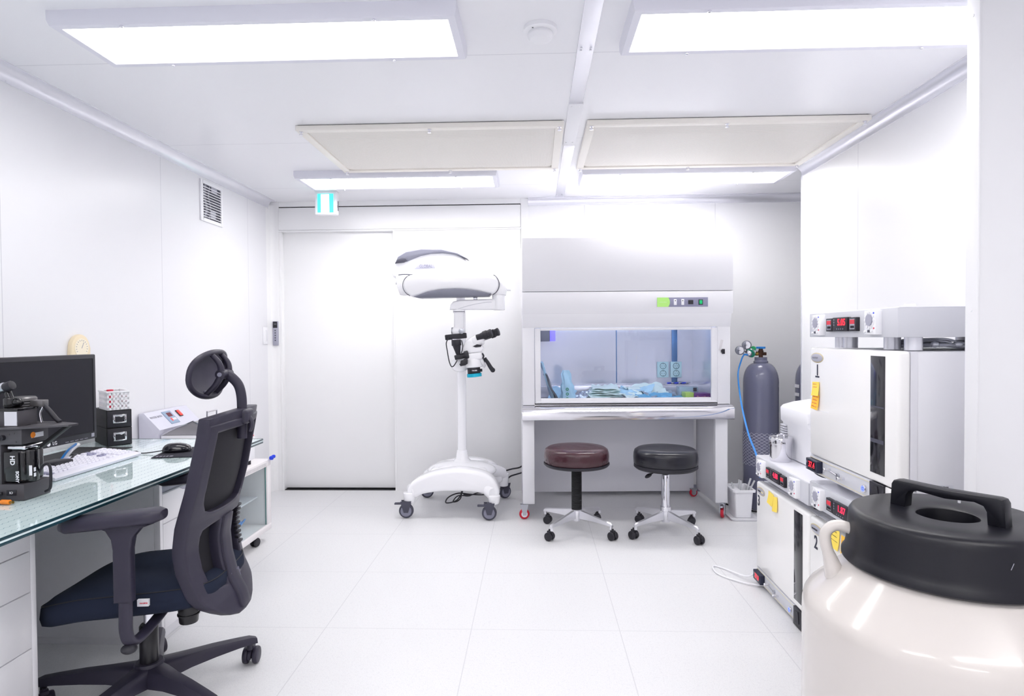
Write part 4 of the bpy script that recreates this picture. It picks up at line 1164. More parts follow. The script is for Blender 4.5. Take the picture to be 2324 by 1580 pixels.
# ================================================================== INCUBATORS
FX = 1.06
def incubator(y0, y1, zb, num, name_label, style, side_label=False):
    t = thing('incubator', name_label, 'incubator', (1.35, (y0 + y1) / 2, zb), 0, 'white numbered incubators')
    zt = zb + 0.478
    zd = zb + 0.066      # door bottom
    # body behind the door
    build('body', MB().box(FX + 0.055, XR - 0.02, y0 + 0.004, y1 - 0.004, zb + 0.008, zt - 0.002, 0.006), side_grey, t)
    dr = build('door', MB().box(FX, FX + 0.036, y0, y1, zd, zt, 0.010, 3), white_gloss if False else cream, t)
    build('door_gasket', MB().box(FX + 0.036, FX + 0.055, y0 + 0.002, y1 - 0.002, zd + 0.002, zt - 0.002), mat('gasket_white_' + num, (228, 228, 234), 0.5), t)
    ws0, ws1 = y1 - 0.435, y1 - 0.515
    build('window_strip', MB().box(FX - 0.0015, FX + 0.002, ws1, ws0, zd + 0.028, zt - 0.018, 0.0005), dark_window, dr)
    bp = build('base_panel', MB().box(FX + 0.002, FX + 0.055, y0 + 0.002, y1, zb, zd - 0.002, 0.003), ctrl_grey if style else ctrl_grey, t)
    build('handle', MB().box(FX - 0.004, FX + 0.03, ws1, ws0, zb - 0.0 if zb > 0.1 else 0.002, zd - 0.001, 0.002).prism([(ws1 + 0.02, zb + 0.012), (ws1 + 0.055, zb + 0.008), (ws1 + 0.065, zb + 0.05), (ws1 + 0.03, zb + 0.058)], FX - 0.007, FX - 0.003, 'yz'), black_pl, t)
    build('right_cap', MB().box(FX + 0.0, FX + 0.05, y0 + 0.001, ws1 - 0.001, zb + 0.001, zd - 0.002, 0.003), cream, t)
    build('trim_line', MB().box(FX + 0.0005, FX + 0.003, ws0 + 0.004, y1 - 0.004, zb + 0.006, zb + 0.0075).box(FX + 0.0005, FX + 0.003, ws0 + 0.004, y1 - 0.004, zd - 0.0095, zd - 0.008), gold_line, bp)
    # temperature readout, valves, power button
    rd = build('temperature_readout', MB().box(FX - 0.020, FX + 0.004, y1 - 0.105, y1 - 0.012, zb + 0.012, zb + 0.056, 0.003), mat('navy_readout_' + num, (34, 38, 60), 0.4), t)
    build('readout_window', MB().box(FX - 0.0212, FX - 0.0198, y1 - 0.092, y1 - 0.034, zb + 0.020, zb + 0.050), black_gloss, rd)
    text('lettering', '37.4' if num == '1' else '37.0', 0.030, faceL(FX - 0.0212, y1 - 0.064, zb + 0.036), red_led, rd, bold=0.0006)
    for dz in (0.020, 0.042):
        build('button', MB().cyl((FX - 0.021, y1 - 0.023, zb + dz), (FX - 0.02, y1 - 0.023, zb + dz), 0.005, n=10), wheel_grey, rd)
    for (dy, dz) in ((0.165, 0.040), (0.265, 0.030)):
        build('valve_pin', MB().cyl((FX - 0.022, y1 - dy, zb + dz), (FX + 0.004, y1 - dy, zb + dz), 0.005, n=12).cyl((FX - 0.024, y1 - dy, zb + dz), (FX - 0.018, y1 - dy, zb + dz), 0.0075, n=12, b=0.002), chrome, t)
    build('keyhole', MB().cyl((FX - 0.006, y1 - 0.225, zb + 0.032), (FX + 0.004, y1 - 0.225, zb + 0.032), 0.008, n=14).tube([(FX - 0.004, y1 - 0.17, zb + 0.036), (FX - 0.006, y1 - 0.225, zb + 0.033)], 0.002, n=6), zinc, t)
    pw = build('power_button', MB().cyl((FX - 0.006, y1 - 0.400, zb + 0.030), (FX + 0.004, y1 - 0.400, zb + 0.030), 0.012, n=24, b=0.002), polish, t)
    build('button_light', MB().lathe([(0.009, 0), (0.009, 0.001), (0.006, 0.001), (0.006, 0)], n=24, M=faceL(FX - 0.0063, y1 - 0.400, zb + 0.030)).box(-0.003, 0.003, -0.001, 0.001, 0, 0.001, M=faceL(FX - 0.0063, y1 - 0.400, zb + 0.030)), blue_led, pw)
    # badge
    zc = zt - 0.038
    bq = build('badge_rim', MB().ell((0, 0, 0), (0.052, 0.019, 0.0025), M=faceL(FX - 0.0005, y1 - 0.062, zc)), badge_rim, dr)
    build('badge', MB().ell((0, 0, 0), (0.049, 0.0165, 0.0028), M=faceL(FX - 0.001, y1 - 0.062, zc)), badge, dr)
    strokes('badge_lettering', 0.042, 0.008, faceL(FX - 0.0038, y1 - 0.052, zc), ink_grey if num == '1' else ink, dr)
    if num == '3':
        build('gold_badge_mark', MB().box(-0.014, 0.014, -0.004, 0.004, 0, 0.0012, M=faceL(FX - 0.0036, y1 - 0.086, zc)), gold_line, dr)
    nq = text('number', num, (0.058 if num == '1' else 0.070), faceL(FX - 0.0005, y1 - {'1': 0.066, '2': 0.057, '3': 0.034}[num], zt - 0.090 if num != '1' else zt - 0.086), mat('number_ink_' + num, (42, 46, 66), 0.5), dr, sx=0.85, depth=0.001, bold=0.001)
    if num == '1':
        build('number_foot', MB().box(FX - 0.0015, FX, y1 - 0.080, y1 - 0.050, zt - 0.112, zt - 0.106), MATS['number_ink_1'], dr)
    # feet
    for y in (y0 + 0.06, y1 - 0.06):
        for x in (FX + 0.10, XR - 0.09):
            if zb > 0.1:
                build('foot', MB().cyl((x, y, zb - 0.034), (x, y, zb + 0.01), 0.022, n=18), black_pl, t)
            else:
                build('foot', MB().cyl((x, y, 0.0), (x, y, zb + 0.01), 0.022, n=18), black_pl, t)
    # seen through the strip: shelf edges
    mb = MB()
    for z in (0.30, 0.19):
        mb.box(FX - 0.0022, FX - 0.0014, ws1 + 0.004, ws0 - 0.002, zb + z, zb + z + (0.004 if z > 0.2 else 0.012))
    if num == '1':
        build('shelf_edge', mb, rubber, dr)
    if side_label:
        sl = build('rating_label', MB().box(FX + 0.085, FX + 0.16, y0 + 0.0025, y0 + 0.005, zb + 0.03, zb + 0.085), mat('rating_paper', (224, 225, 232), 0.5), t)
        strokes('label_heading', 0.05, 0.005, front(FX + 0.120, y0 + 0.0022, zb + 0.079), ink, sl)
        mb = MB()
        for k in range(6):
            mb.box(FX + 0.092, FX + 0.092 + random.uniform(0.025, 0.055), y0 + 0.0018, y0 + 0.003, zb + 0.036 + k * 0.006, zb + 0.0375 + k * 0.006)
        build('label_lines', mb, ink_grey, sl)
    return t

def timer(parent, y, z, tag_):
    """white time switch with a round dial and a ring of tabs, on a face looking to -X"""
    h = build('timer', MB().box(FX - 0.020, FX + 0.004, y - 0.033, y + 0.033, z - 0.038, z + 0.038, 0.003), white_gloss, parent)
    build('dial', MB().cyl((FX - 0.024, y, z + 0.008), (FX - 0.019, y, z + 0.008), 0.018, n=28), mat('dial_grey_' + tag_, (170, 170, 186), 0.4), h)
    mb = MB()
    for k in range(12):
        a = 2 * PI * k / 12
        mb.cyl((FX - 0.0225, y + 0.0245 * math.cos(a), z + 0.008 + 0.0245 * math.sin(a)), (FX - 0.019, y + 0.0245 * math.cos(a), z + 0.008 + 0.0245 * math.sin(a)), 0.0042, n=10)
    mb.cyl((FX - 0.024, y + 0.024, z - 0.028), (FX - 0.019, y + 0.024, z - 0.028), 0.004, n=10).cyl((FX - 0.024, y - 0.014, z - 0.026), (FX - 0.019, y - 0.014, z - 0.026), 0.005, n=10)
    build('tab_ring', mb, white, h)
    build('selector', MB().box(FX - 0.0215, FX - 0.019, y - 0.006, y + 0.010, z - 0.031, z - 0.023), rubber, h)
    build('blue_mark', MB().cyl((FX - 0.0212, y - 0.024, z + 0.029), (FX - 0.019, y - 0.024, z + 0.029), 0.003, n=8), royal, h)
    build('red_mark', MB().cyl((FX - 0.0212, y - 0.025, z - 0.018), (FX - 0.019, y - 0.025, z - 0.018), 0.003, n=8), ink_red, h)

def controller(y0, y1, z0, label, read, zfoot, tag_):
    """flat gas controller box on short feet above an incubator"""
    t = thing('gas_controller', label, 'controller', (1.35, (y0 + y1) / 2, zfoot), 0, 'grey gas controllers')
    z1 = z0 + 0.088
    build('case', MB().box(FX, XR - 0.03, y0, y1, z0, z1, 0.002), ctrl_grey, t)
    build('top_cover', MB().box(FX + 0.004, XR - 0.03, y0 - 0.001, y1 + 0.001, z1 - 0.001, z1 + 0.002, 0.001), mat('controller_top_' + tag_, (228, 228, 236), 0.3), t)
    zc = (z0 + z1) / 2
    timer(t, y1 - 0.095, zc, tag_ + 'a')
    timer(t, y1 - 0.465, zc + 0.002, tag_ + 'b')
    for k, y in enumerate((y1 - 0.183, y1 - 0.345)):
        g = build('small_display', MB().box(FX - 0.012, FX + 0.002, y - 0.024, y + 0.024, zc - 0.024, zc + 0.022, 0.002), black_pl, t)
        build('silver_bezel', MB().box(FX - 0.0132, FX - 0.0118, y - 0.016, y + 0.016, zc - 0.018, zc + 0.017), steel, g)
        build('red_window', MB().box(FX - 0.0142, FX - 0.013, y - 0.014, y + 0.014, zc + 0.000, zc + 0.014), led_dim, g)
        mb = MB()
        for q in range(4):
            mb.box(FX - 0.0142, FX - 0.013, y - 0.012 + q * 0.006, y - 0.008 + q * 0.006, zc - 0.014, zc - 0.006)
        build('key_print', mb, ink, g)
    y = y1 - 0.262
    g = build('gas_display', MB().box(FX - 0.014, FX + 0.002, y - 0.052, y + 0.050, zc - 0.024, zc + 0.024, 0.002), black_pl, t)
    text('lettering', read, 0.032, faceL(FX - 0.0146, y - 0.014, zc + 0.006), red_led if tag_ == '1' else mat('led_%s' % tag_, (50, 10, 20), 0.4, emit=(255, 50, 90), estr=0.8), g, bold=0.0006)
    mb = MB()
    for q in range(4):
        mb.cyl((FX - 0.0146, y + 0.018 - q * 0.014, zc - 0.016), (FX - 0.0138, y + 0.018 - q * 0.014, zc - 0.016), 0.0025, n=8)
    for q in range(3):
        mb.box(FX - 0.0146, FX - 0.0138, y + 0.036, y + 0.042, zc - 0.004 + q * 0.009, zc + q * 0.009)
    build('key_print', mb, wheel_grey, g)
    for y in (y0 + 0.05, y0 + 0.16, y1 - 0.10, y1 - 0.16) if tag_ == '1' else (y0 + 0.08, y1 - 0.08):
        for x in (FX + 0.075, XR - 0.12):
            build('foot', MB().cyl((x, y, zfoot), (x, y, z0 + 0.002), 0.024 if tag_ == '1' else 0.018, n=22), alu if tag_ == '1' else black_pl, t)
    return t
incubator(2.438, 3.005, 0.012, '3', 'white incubator numbered 3 on the floor by the gas cylinder', 1)
incubator(1.858, 2.430, 0.012, '2', 'white incubator numbered 2 on the floor half behind the tank', 1)
incubator(1.846, 2.430, 0.662, '1', 'white incubator numbered 1 stacked on top of the others', 1, True)
controller(2.440, 3.012, 0.522, 'grey gas controller on the incubator numbered 3, carrying the steel jar', '4.88', 0.490, '3')
controller(1.860, 2.428, 0.536, 'grey gas controller squeezed between incubators 1 and 2', '1.87', 0.490, '2')
controller(1.852, 2.432, 1.180, 'topmost grey gas controller reading 5.05, on the incubator numbered 1', '5.05', 1.141, '1')
for o in list(COL.objects):
    if o.get('label', '').startswith('topmost grey'):
        build('vent_cap', MB().cyl((1.17, 1.98, 1.270), (1.17, 1.98, 1.282), 0.016, n=16), white, o)
        build('vent_cap', MB().cyl((1.30, 2.35, 1.270), (1.30, 2.35, 1.285), 0.018, n=16), white, o)
# gas lines between incubator 1 and its controller
mb = MB()
for k in range(7):
    y = 1.90 + 0.05 * random.random()
    z = 1.148 + 0.026 * random.random()
    mb.tube([(1.16, y + 0.10, z), (1.22, y, z + 0.004), (1.30, y + 0.02, 1.148 + 0.022 * random.random()), (1.40, y + 0.03, z), (1.55, y + 0.1, 1.160)], 0.003 + 0.002 * (k % 2), n=8)
mb.ell((1.20, 1.905, 1.158), (0.012, 0.010, 0.010)).ell((1.27, 1.91, 1.158), (0.014, 0.010, 0.010))
single('gas_lines', mb, [zinc], 'tangle of clear and steel gas lines on top of incubator 1', 'hose', org=(1.3, 1.95, 1.141))
# looped white lead on the floor
single('white_lead', MB().tube([(1.07, 3.015, 0.05), (1.02, 3.02, 0.02), (0.95, 3.16, 0.006), (0.91, 3.19, 0.006), (0.895, 3.12, 0.006), (0.92, 3.05, 0.006), (1.00, 2.965, 0.008), (1.075, 2.93, 0.010)], 0.0035, n=8), white, 'thin white lead looping on the floor by incubator 3', 'cable', org=(0.95, 3.05, 0))

# sticky notes
def note(y, z, w, h, m, label, rot, lines, cat='sticky note', group=None, inkm=ink_red):
    A = faceL(FX - 0.0016, y, z) @ Matrix.Rotation(rot, 4, 'Z')
    t = thing('sticky_note', label, cat, (FX - 0.0016, y, z), 0, group)
    build('paper', MB().sheet(lambda u, v: ((u - 0.5) * w, (v - 0.5) * h, 0.0015 + 0.006 * (1 - v) ** 2), 6, 6, 0.0006, M=A), m, t)
    mb = MB()
    for k in range(lines):
        zz = h * (0.34 - 0.22 * k)
        x = -w * 0.40
        v = zz / h + 0.5
        off = 0.0017 + 0.006 * (1 - v) ** 2
        while x < w * random.uniform(0.1, 0.38):
            L = random.uniform(0.003, 0.007)
            mb.box(x, x + L, zz - 0.001, zz + random.uniform(0.0, 0.0018), off, off + 0.0004, M=A)
            x += L + 0.002
    if lines:
        build('handwriting', mb, inkm, t)
    return t
note(2.372, 0.985, 0.056, 0.052, yellow, 'yellow sticky note below the number on incubator 1', 0.05, 2)
note(2.374, 0.936, 0.056, 0.056, orange_paper, 'orange-yellow sticky note, lower of two on incubator 1', -0.05, 4)
note(2.815, 0.452, 0.060, 0.055, yellow, 'blank yellow sticky note farther left on incubator 3', -0.10, 0)
note(2.765, 0.440, 0.055, 0.065, yellow, 'blank yellow sticky note curling over another on incubator 3', 0.15, 0)
note(2.225, 0.468, 0.075, 0.070, yellow, 'yellow sticky note with dark writing on incubator 2', -0.04, 3, inkm=ink)
note(2.145, 0.440, 0.060, 0.110, orange_paper, 'long orange note with red writing on incubator 2', -0.03, 4)
build('paper_strip', MB().box(FX - 0.001, FX + 0.001, 2.27, 2.425, 0.905, 0.9065), grey_paint, [o for o in COL.objects if 'numbered 1 stacked' in o.get('label', '')][0])

# ================================================================== WHITE CENTRIFUGE AND STEEL JAR
t = thing('benchtop_centrifuge', 'rounded white bench centrifuge behind incubator 1', 'centrifuge', (1.40, 2.86, 0.612))
prof = [(1.185, 0.617), (1.180, 0.775), (1.170, 0.785), (1.168, 0.845), (1.180, 0.858), (1.23, 0.872), (1.30, 0.882), (1.40, 0.888), (1.60, 0.885), (1.60, 0.617)]
build('housing', MB().prism(prof, 2.70, 3.0, 'xz', 0.010, 3), white, t, 50)
build('lid_seam', MB().box(1.169, 1.60, 2.699, 2.7005, 0.803, 0.8045, M=Matrix.Translation((1.17, 0, 0.803)) @ Matrix.Rotation(-0.10, 4, 'Y') @ Matrix.Translation((-1.17, 0, -0.803))), grey_paint, t)
build('grey_plate', MB().box(1.27, 1.32, 2.697, 2.701, 0.785, 0.812, 0.001).box(1.286, 1.292, 2.696, 2.698, 0.80, 0.808), badge, t)
for k in range(6):
    build('fin', MB().box(1.168, 1.185, 2.94, 2.995, 0.705 + k * 0.011, 0.711 + k * 0.011, 0.001), ctrl_grey, t)
t = thing('steel_jar', 'small lidded stainless jar on the controller of incubator 3', 'jar', (1.122, 2.862, 0.612))
jx, jy, jz = 1.124, 2.875, 0.6125
build('body', MB().lathe([(0, jz), (0.046, jz), (0.048, jz + 0.004), (0.048, jz + 0.098), (0, jz + 0.098)], (jx, jy), 40), polish, t)
ld = build('lid', MB().lathe([(0.0495, jz + 0.076), (0.050, jz + 0.078), (0.050, jz + 0.104), (0.047, jz + 0.109), (0.030, jz + 0.106), (0.018, jz + 0.108), (0, jz + 0.109)], (jx, jy), 40), polish, t)
build('lid_knob', MB().tube([(jx - 0.016, jy, jz + 0.106), (jx - 0.012, jy, jz + 0.118), (jx + 0.012, jy, jz + 0.118), (jx + 0.016, jy, jz + 0.106)], 0.003, n=8), chrome, ld)

# black lead loop beside incubator 1
single('black_lead', MB().tube([(1.12, 2.436, 0.685), (1.10, 2.462, 0.675), (1.10, 2.472, 0.65), (1.13, 2.468, 0.632), (1.18, 2.46, 0.628)], 0.006, n=8), black_pl, 'short black lead looping out beside incubator 1', 'cable', org=(1.1, 2.5, 0.612))

# ================================================================== LIQUID NITROGEN TANK
TX, TY = 0.889, 1.366
t = thing('cryogenic_tank', 'large cream cryogenic tank with a black lid in the right foreground', 'tank', (TX, TY, 0))
prof = [(0, 0.012), (0.20, 0.012), (0.268, 0.03), (0.282, 0.06), (0.285, 0.12), (0.285, 0.46), (0.285, 0.555), (0.2845, 0.575), (0.281, 0.590), (0.274, 0.602), (0.262, 0.614), (0.225, 0.650), (0.190, 0.686), (0.178, 0.697), (0.172, 0.702), (0.165, 0.715), (0.165, 0.74), (0, 0.74)]
build('vessel', MB().lathe(prof, (TX, TY), 96), tank_cream, t, 40)
pr = [(0.150, 0.700), (0.199, 0.688), (0.203, 0.692), (0.203, 0.700), (0.197, 0.708), (0.194, 0.722), (0.190, 0.778), (0.189, 0.790), (0.184, 0.798), (0.175, 0.802), (0.062, 0.800), (0.058, 0.797), (0.056, 0.785), (0.054, 0.768), (0, 0.768)]
ld = build('lid', MB().lathe(pr, (TX, TY), 96), lid_black, t, 40)
hd = Vector((0.545, -0.838, 0)); hn = Vector((0.838, 0.545, 0))
A = frame((TX, TY, 0.800), hd, (0, 0, 1))
hpoly = [(-0.122, -0.002), (-0.119, 0.048), (-0.114, 0.056), (-0.104, 0.058), (0.0, 0.055), (0.104, 0.058), (0.114, 0.056), (0.119, 0.048), (0.122, -0.002), (0.086, -0.002), (0.084, 0.026), (0.078, 0.036), (0.06, 0.041), (0.0, 0.036), (-0.06, 0.041), (-0.078, 0.036), (-0.084, 0.026), (-0.086, -0.002)]
hpoly = [(a * 0.92, b_) for a, b_ in hpoly]
bmh = MB()
q = [(p[0], p[1]) for p in hpoly]
bmh.prism(q, -0.016, 0.016, 'xy', 0.004, 2)
bmesh.ops.transform(bmh.bm, matrix=A, verts=bmh.bm.verts)
build('lid_handle', bmh, lid_black, ld, 40)
build('scratch', MB().tube([(TX - 0.01, TY - 0.1935, 0.752), (TX - 0.004, TY - 0.1925, 0.764)], 0.0006, n=5, smooth=False), ink_grey, ld)
build('locating_pin', MB().cyl((TX + 0.085, TY + 0.09, 0.80), (TX + 0.085, TY + 0.09, 0.818), 0.003, n=8), ink_white, ld)
for s in (1, -1):
    dr_ = Vector((-0.97, 0.25, 0)).normalized() * s
    nn = Vector((-dr_.y, dr_.x, 0))
    o = Vector((TX, TY, 0))
    pts = [o + dr_ * 0.218 + Vector((0, 0, 0.645)), o + dr_ * 0.228 + Vector((0, 0, 0.680)), o + dr_ * 0.238 + Vector((0, 0, 0.715)), o + dr_ * 0.238 + Vector((0, 0, 0.742)), o + dr_ * 0.220 + Vector((0, 0, 0.758)), o + dr_ * 0.194 + Vector((0, 0, 0.756)), o + dr_ * 0.160 + Vector((0, 0, 0.738))]
    build('carry_handle', MB().tube(pts, lambda u: 0.0125 + 0.010 * max(0, 1 - u * 4), n=16, k=8), tank_cream, t, 60)
text('lettering', '1.1', 0.05, frame((TX, TY + 0.2858, 0.40), (-1, 0, 0), (0, 0, 1)), ink, t)

# ================================================================== DESK
ZD = 0.72
DX0, DX1, DY0, DY1 = -2.03, -1.273, 0.55, 2.845
t = thing('desk', 'long glass-topped desk along the left wall with a teal patterned board', 'desk', (-1.65, 1.7, 0))
build('desktop_board', MB().box(DX0, DX1, DY0, DY1, ZD - 0.020, ZD - 0.001, 0.0), desk_top, t)
build('glass_edge', MB().box(DX1, DX1 + 0.0025, DY0, DY1, ZD - 0.008, ZD, 0.0008).box(DX1, DX1 + 0.0022, DY0, DY1, ZD - 0.021, ZD - 0.013, 0.0008).box(DX0, DX1, DY1, DY1 + 0.0025, ZD - 0.008, ZD), mat('dark_green_glass_edge', (30, 62, 72), 0.15), t)
build('edge_band', MB().box(DX1, DX1 + 0.0015, DY0, DY1, ZD - 0.014, ZD - 0.007), mat('pale_edge', (226, 240, 242), 0.2), t)

def drawer_unit(y0, y1, label, open_top=False):
    t = thing('drawer_unit', label, 'drawer unit', (-1.73, (y0 + y1) / 2, 0), 0, 'drawer units under the desk')
    fx = -1.45
    zt = ZD - 0.021
    ztc = zt - 0.115 if open_top else zt
    if open_top:
        build('open_slot', MB().box(-2.02, -2.0, y0 + 0.012, y1, ztc, zt).box(-2.0, fx - 0.024, y1 - 0.018, y1, ztc, zt), drawer_white, t)
        build('tray', MB().box(-1.98, fx - 0.03, y0 + 0.02, y1 - 0.02, ztc, ztc + 0.012).box(fx - 0.03, fx - 0.012, y0 + 0.018, y1 - 0.018, ztc, ztc + 0.034, 0.002), mat('grey_metal_tray', (150, 154, 166), 0.35, 0.4), t)
    build('carcass', MB().box(-2.02, fx - 0.022, y0 + 0.012, y1 - 0.0, 0.045, ztc, 0.001).box(fx - 0.024, fx, y1 - 0.018, y1, 0.03, zt, 0.002).box(fx - 0.024, fx, y0, y0 + 0.018, 0.03, zt, 0.002), drawer_white, t)
    build('side_panel', MB().box(-2.02, fx - 0.0245, y0, y0 + 0.011, 0.03, zt, 0.001), desk_grey, t)
    build('plinth', MB().box(-2.0, fx - 0.03, y0 + 0.006, y1 - 0.02, 0.0, 0.045), desk_grey, t)
    z = zt
    for h in (0.115, 0.118, 0.163, 0.150, 0.10):
        zb_ = max(0.035, z - h)
        if open_top and h == 0.115:
            z = zb_
            continue
        d = build('drawer_front', MB().box(fx - 0.020, fx, y0 + 0.020, y1 - 0.020, zb_ + 0.002, z - 0.001, 0.0015), drawer_white, t)
        yc = (y0 + y1) / 2
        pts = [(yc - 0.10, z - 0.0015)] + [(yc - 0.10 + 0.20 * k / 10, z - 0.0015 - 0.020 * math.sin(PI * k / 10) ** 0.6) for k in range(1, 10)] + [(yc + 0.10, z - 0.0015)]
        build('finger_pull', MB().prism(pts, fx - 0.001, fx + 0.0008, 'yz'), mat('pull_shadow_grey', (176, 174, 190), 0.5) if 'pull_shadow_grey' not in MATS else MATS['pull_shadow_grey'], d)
        z = zb_
        if z <= 0.036: break
    return t
drawer_unit(1.15, 1.735, 'white drawer unit under the near end of the desk')
drawer_unit(2.33, 2.80, 'white drawer unit with grey side under the far end of the desk', True)
t = thing('foil_packet', 'small green and yellow packet in the open top slot of the far drawer unit', 'packet', (-1.55, 2.58, ZD - 0.124))
build('packet', MB().sheet(lambda u, v: (-1.50 - 0.02 * v + 0.004 * math.sin(9 * u), 2.48 + 0.10 * u, ZD - 0.123 + 0.085 * v), 8, 8, 0.012), mat('green_foil', (120, 160, 50), 0.3), t, 60)
build('yellow_corner', MB().sheet(lambda u, v: (-1.498 - 0.01 * v, 2.555 + 0.024 * u, ZD - 0.075 + 0.032 * v), 4, 4, 0.003), yellow, t)

# ------------------------------------------------------------------ monitor
t = thing('monitor', 'large black switched-off monitor on the desk by the left wall', 'monitor', (-1.75, 2.10, ZD))
mA = frame((-1.708, 2.352, 0.806), (0.075, 0.997, 0), (0, 0, 1))      # lower right corner, x runs to the right along the screen
Wm, Hm = 0.52, 0.326
mb = MB()
mb.box(-Wm, 0, 0, Hm, -0.040, 0.0, 0.004, M=mA)
build('case', mb, black_pl, t)
build('screen', MB().box(-Wm + 0.018, -0.018, 0.030, Hm - 0.018, -0.002, 0.0008, M=mA), screen, t)
build('bezel_lip', MB().box(-Wm + 0.014, -0.014, Hm - 0.018, Hm - 0.015, -0.001, 0.002, M=mA).box(-0.017, -0.014, 0.028, Hm - 0.016, -0.001, 0.002, M=mA).box(-Wm + 0.014, -0.014, 0.026, 0.029, -0.001, 0.002, M=mA), black_matt, t)
text('brand_mark', 'LG', 0.017, mA @ Matrix.Translation((-0.196, 0.012, 0.0006)), ink_white, t, sx=0.95)
build('logo_disc', MB().cyl(mA @ Vector((-0.222, 0.012, 0.0)), mA @ Vector((-0.222, 0.012, 0.0012)), 0.007, n=20), ink_white, t)
mb = MB()
for k in range(5):
    mb.box(-0.15 + k * 0.022, -0.135 + k * 0.022, 0.006, 0.008, 0, 0.0008, M=mA)
mb.box(-0.028, -0.014, 0.008, 0.022, 0, 0.0006, M=mA)
build('button_print', mb, ink_grey, t)
build('stand', MB().box(-0.30, -0.22, -0.075, 0.12, -0.075, -0.042, 0.008, M=mA).box(-0.38, -0.13, -0.082, -0.070, -0.20, -0.03, 0.005, M=mA), black_pl, t)

# ------------------------------------------------------------------ card boxes, basket
d1 = Vector((0.66, 0.75, 0)).normalized(); d2 = Vector((-0.75, 0.66, 0))
c0 = Vector((-1.868, 2.632, ZD))
def bxM(o):
    return frame(o, d1, (0, 0, 1))      # x along the front, y up, z = towards the viewer
for k in range(2):
    o = c0 + Vector((0, 0, 0.0785 * k + 0.0005))
    A = bxM(o)
    t = thing('card_box', ('lower' if k == 0 else 'upper') + ' black card file box with silver label frame in the stack', 'file box', o, 0, 'black card file boxes')
    build('case', MB().box(0, 0.098, 0, 0.077, -0.20, -0.004, 0.001, M=A), black_matt, t)
    dr = build('drawer', MB().box(0.003, 0.095, 0.003, 0.074, -0.006, 0.0, 0.001, M=A), black_pl, t)
    mb = MB().box(0.024, 0.076, 0.020, 0.025, 0, 0.003, 0.001, M=A).box(0.024, 0.076, 0.053, 0.058, 0, 0.003, 0.001, M=A)
    mb.box(0.024, 0.032, 0.020, 0.058, 0, 0.003, 0.001, M=A).box(0.068, 0.076, 0.020, 0.058, 0, 0.003, 0.001, M=A)
    lh = build('label_holder', mb, polish, dr)
    build('card', MB().prism([(0.033, 0.050), (0.067, 0.050), (0.067, 0.053), (0.033, 0.053)], 0.0, 0.001, 'xy', M=A).prism([(0.046, 0.051), (0.066, 0.050), (0.056, 0.046)], 0.0, 0.001, 'xy', M=A), ink_white, lh)
o = c0 + Vector((0, 0, 0.1575)) + d1 * 0.004 + d2 * 0.004
A = bxM(o)
t = thing('storage_basket', 'small white perforated basket on top of the black card boxes', 'basket', o)
def perf(wd, ht, M):
    """perforated side: strips around rows of square holes"""
    mb = MB()
    rows, cols = 3, max(2, int(wd / 0.016))
    rh = ht / (rows * 2 + 1.4); cw = wd / (cols * 2 + 1)
    for r in range(rows + 1):
        y0 = r * 2 * rh
        mb.box(0, wd, y0, y0 + rh * (1.4 if r == rows else 1), 0, 0.002, M=M)
    for c_ in range(cols + 1):
        mb.box(c_ * 2 * cw, c_ * 2 * cw + cw, 0, ht, 0, 0.002, M=M)
    return mb
wd, dp, ht = 0.084, 0.13, 0.080
mb = MB()
for mm in (A, A @ Matrix.Translation((0, 0, -dp)), A @ Matrix.Rotation(PI / 2, 4, 'Y'), A @ Matrix.Translation((wd, 0, 0)) @ Matrix.Rotation(PI / 2, 4, 'Y')):
    sub = perf(wd if mm in (A,) or mm == A @ Matrix.Translation((0, 0, -dp)) else dp, ht, mm)
    me = bpy.data.meshes.new('tmp'); sub.bm.to_mesh(me); sub.bm.free(); mb.bm.from_mesh(me); bpy.data.meshes.remove(me)
mb.box(0, wd, 0, 0.002, -dp, 0, M=A)
build('basket', mb, white, t)
build('rim', MB().box(-0.003, wd + 0.003, ht - 0.004, ht + 0.004, -0.002, 0.004, 0.001, M=A).box(-0.003, wd + 0.003, ht - 0.004, ht + 0.004, -dp - 0.004, -dp + 0.002, 0.001, M=A).box(-0.003, 0.003, ht - 0.004, ht + 0.004, -dp, 0, 0.001, M=A).box(wd - 0.003, wd + 0.003, ht - 0.004, ht + 0.004, -dp, 0, 0.001, M=A), white, t)
q = A @ Vector((0.03, 0.004, -0.075))
single('tape_roll', MB().lathe([(0.016, 0), (0.022, 0), (0.022, 0.082), (0.016, 0.082), (0.016, 0)], n=24, M=Matrix.Translation(q) @ Matrix.Diagonal((0.6, 0.6, 1.0, 1))), ink_red, 'red tape roll in the white basket', 'tape roll', org=q)

# ------------------------------------------------------------------ adapters and leads behind the keyboard
t = thing('power_adapter', 'black power adapter on the desk below the monitor', 'adapter', (-1.70, 2.13, ZD))
build('case', MB().box(-1.745, -1.675, 2.095, 2.185, ZD, ZD + 0.038, 0.005), black_pl, t)
single('blue_lead', MB().tube([(-1.80, 2.36, ZD + 0.06), (-1.77, 2.28, ZD + 0.05), (-1.76, 2.22, ZD + 0.014), (-1.75, 2.195, ZD + 0.006), (-1.70, 2.20, ZD + 0.006)], 0.0042, n=8), blue, 'blue lead on the desk below the monitor', 'cable', org=(-1.76, 2.22, ZD))
single('white_lead', MB().tube([(-1.82, 2.40, ZD + 0.05), (-1.78, 2.31, ZD + 0.045), (-1.77, 2.25, ZD + 0.012), (-1.765, 2.22, ZD + 0.006), (-1.72, 2.215, ZD + 0.006)], 0.007, n=8), white, 'white lead beside the blue lead below the monitor', 'cable', org=(-1.78, 2.24, ZD))
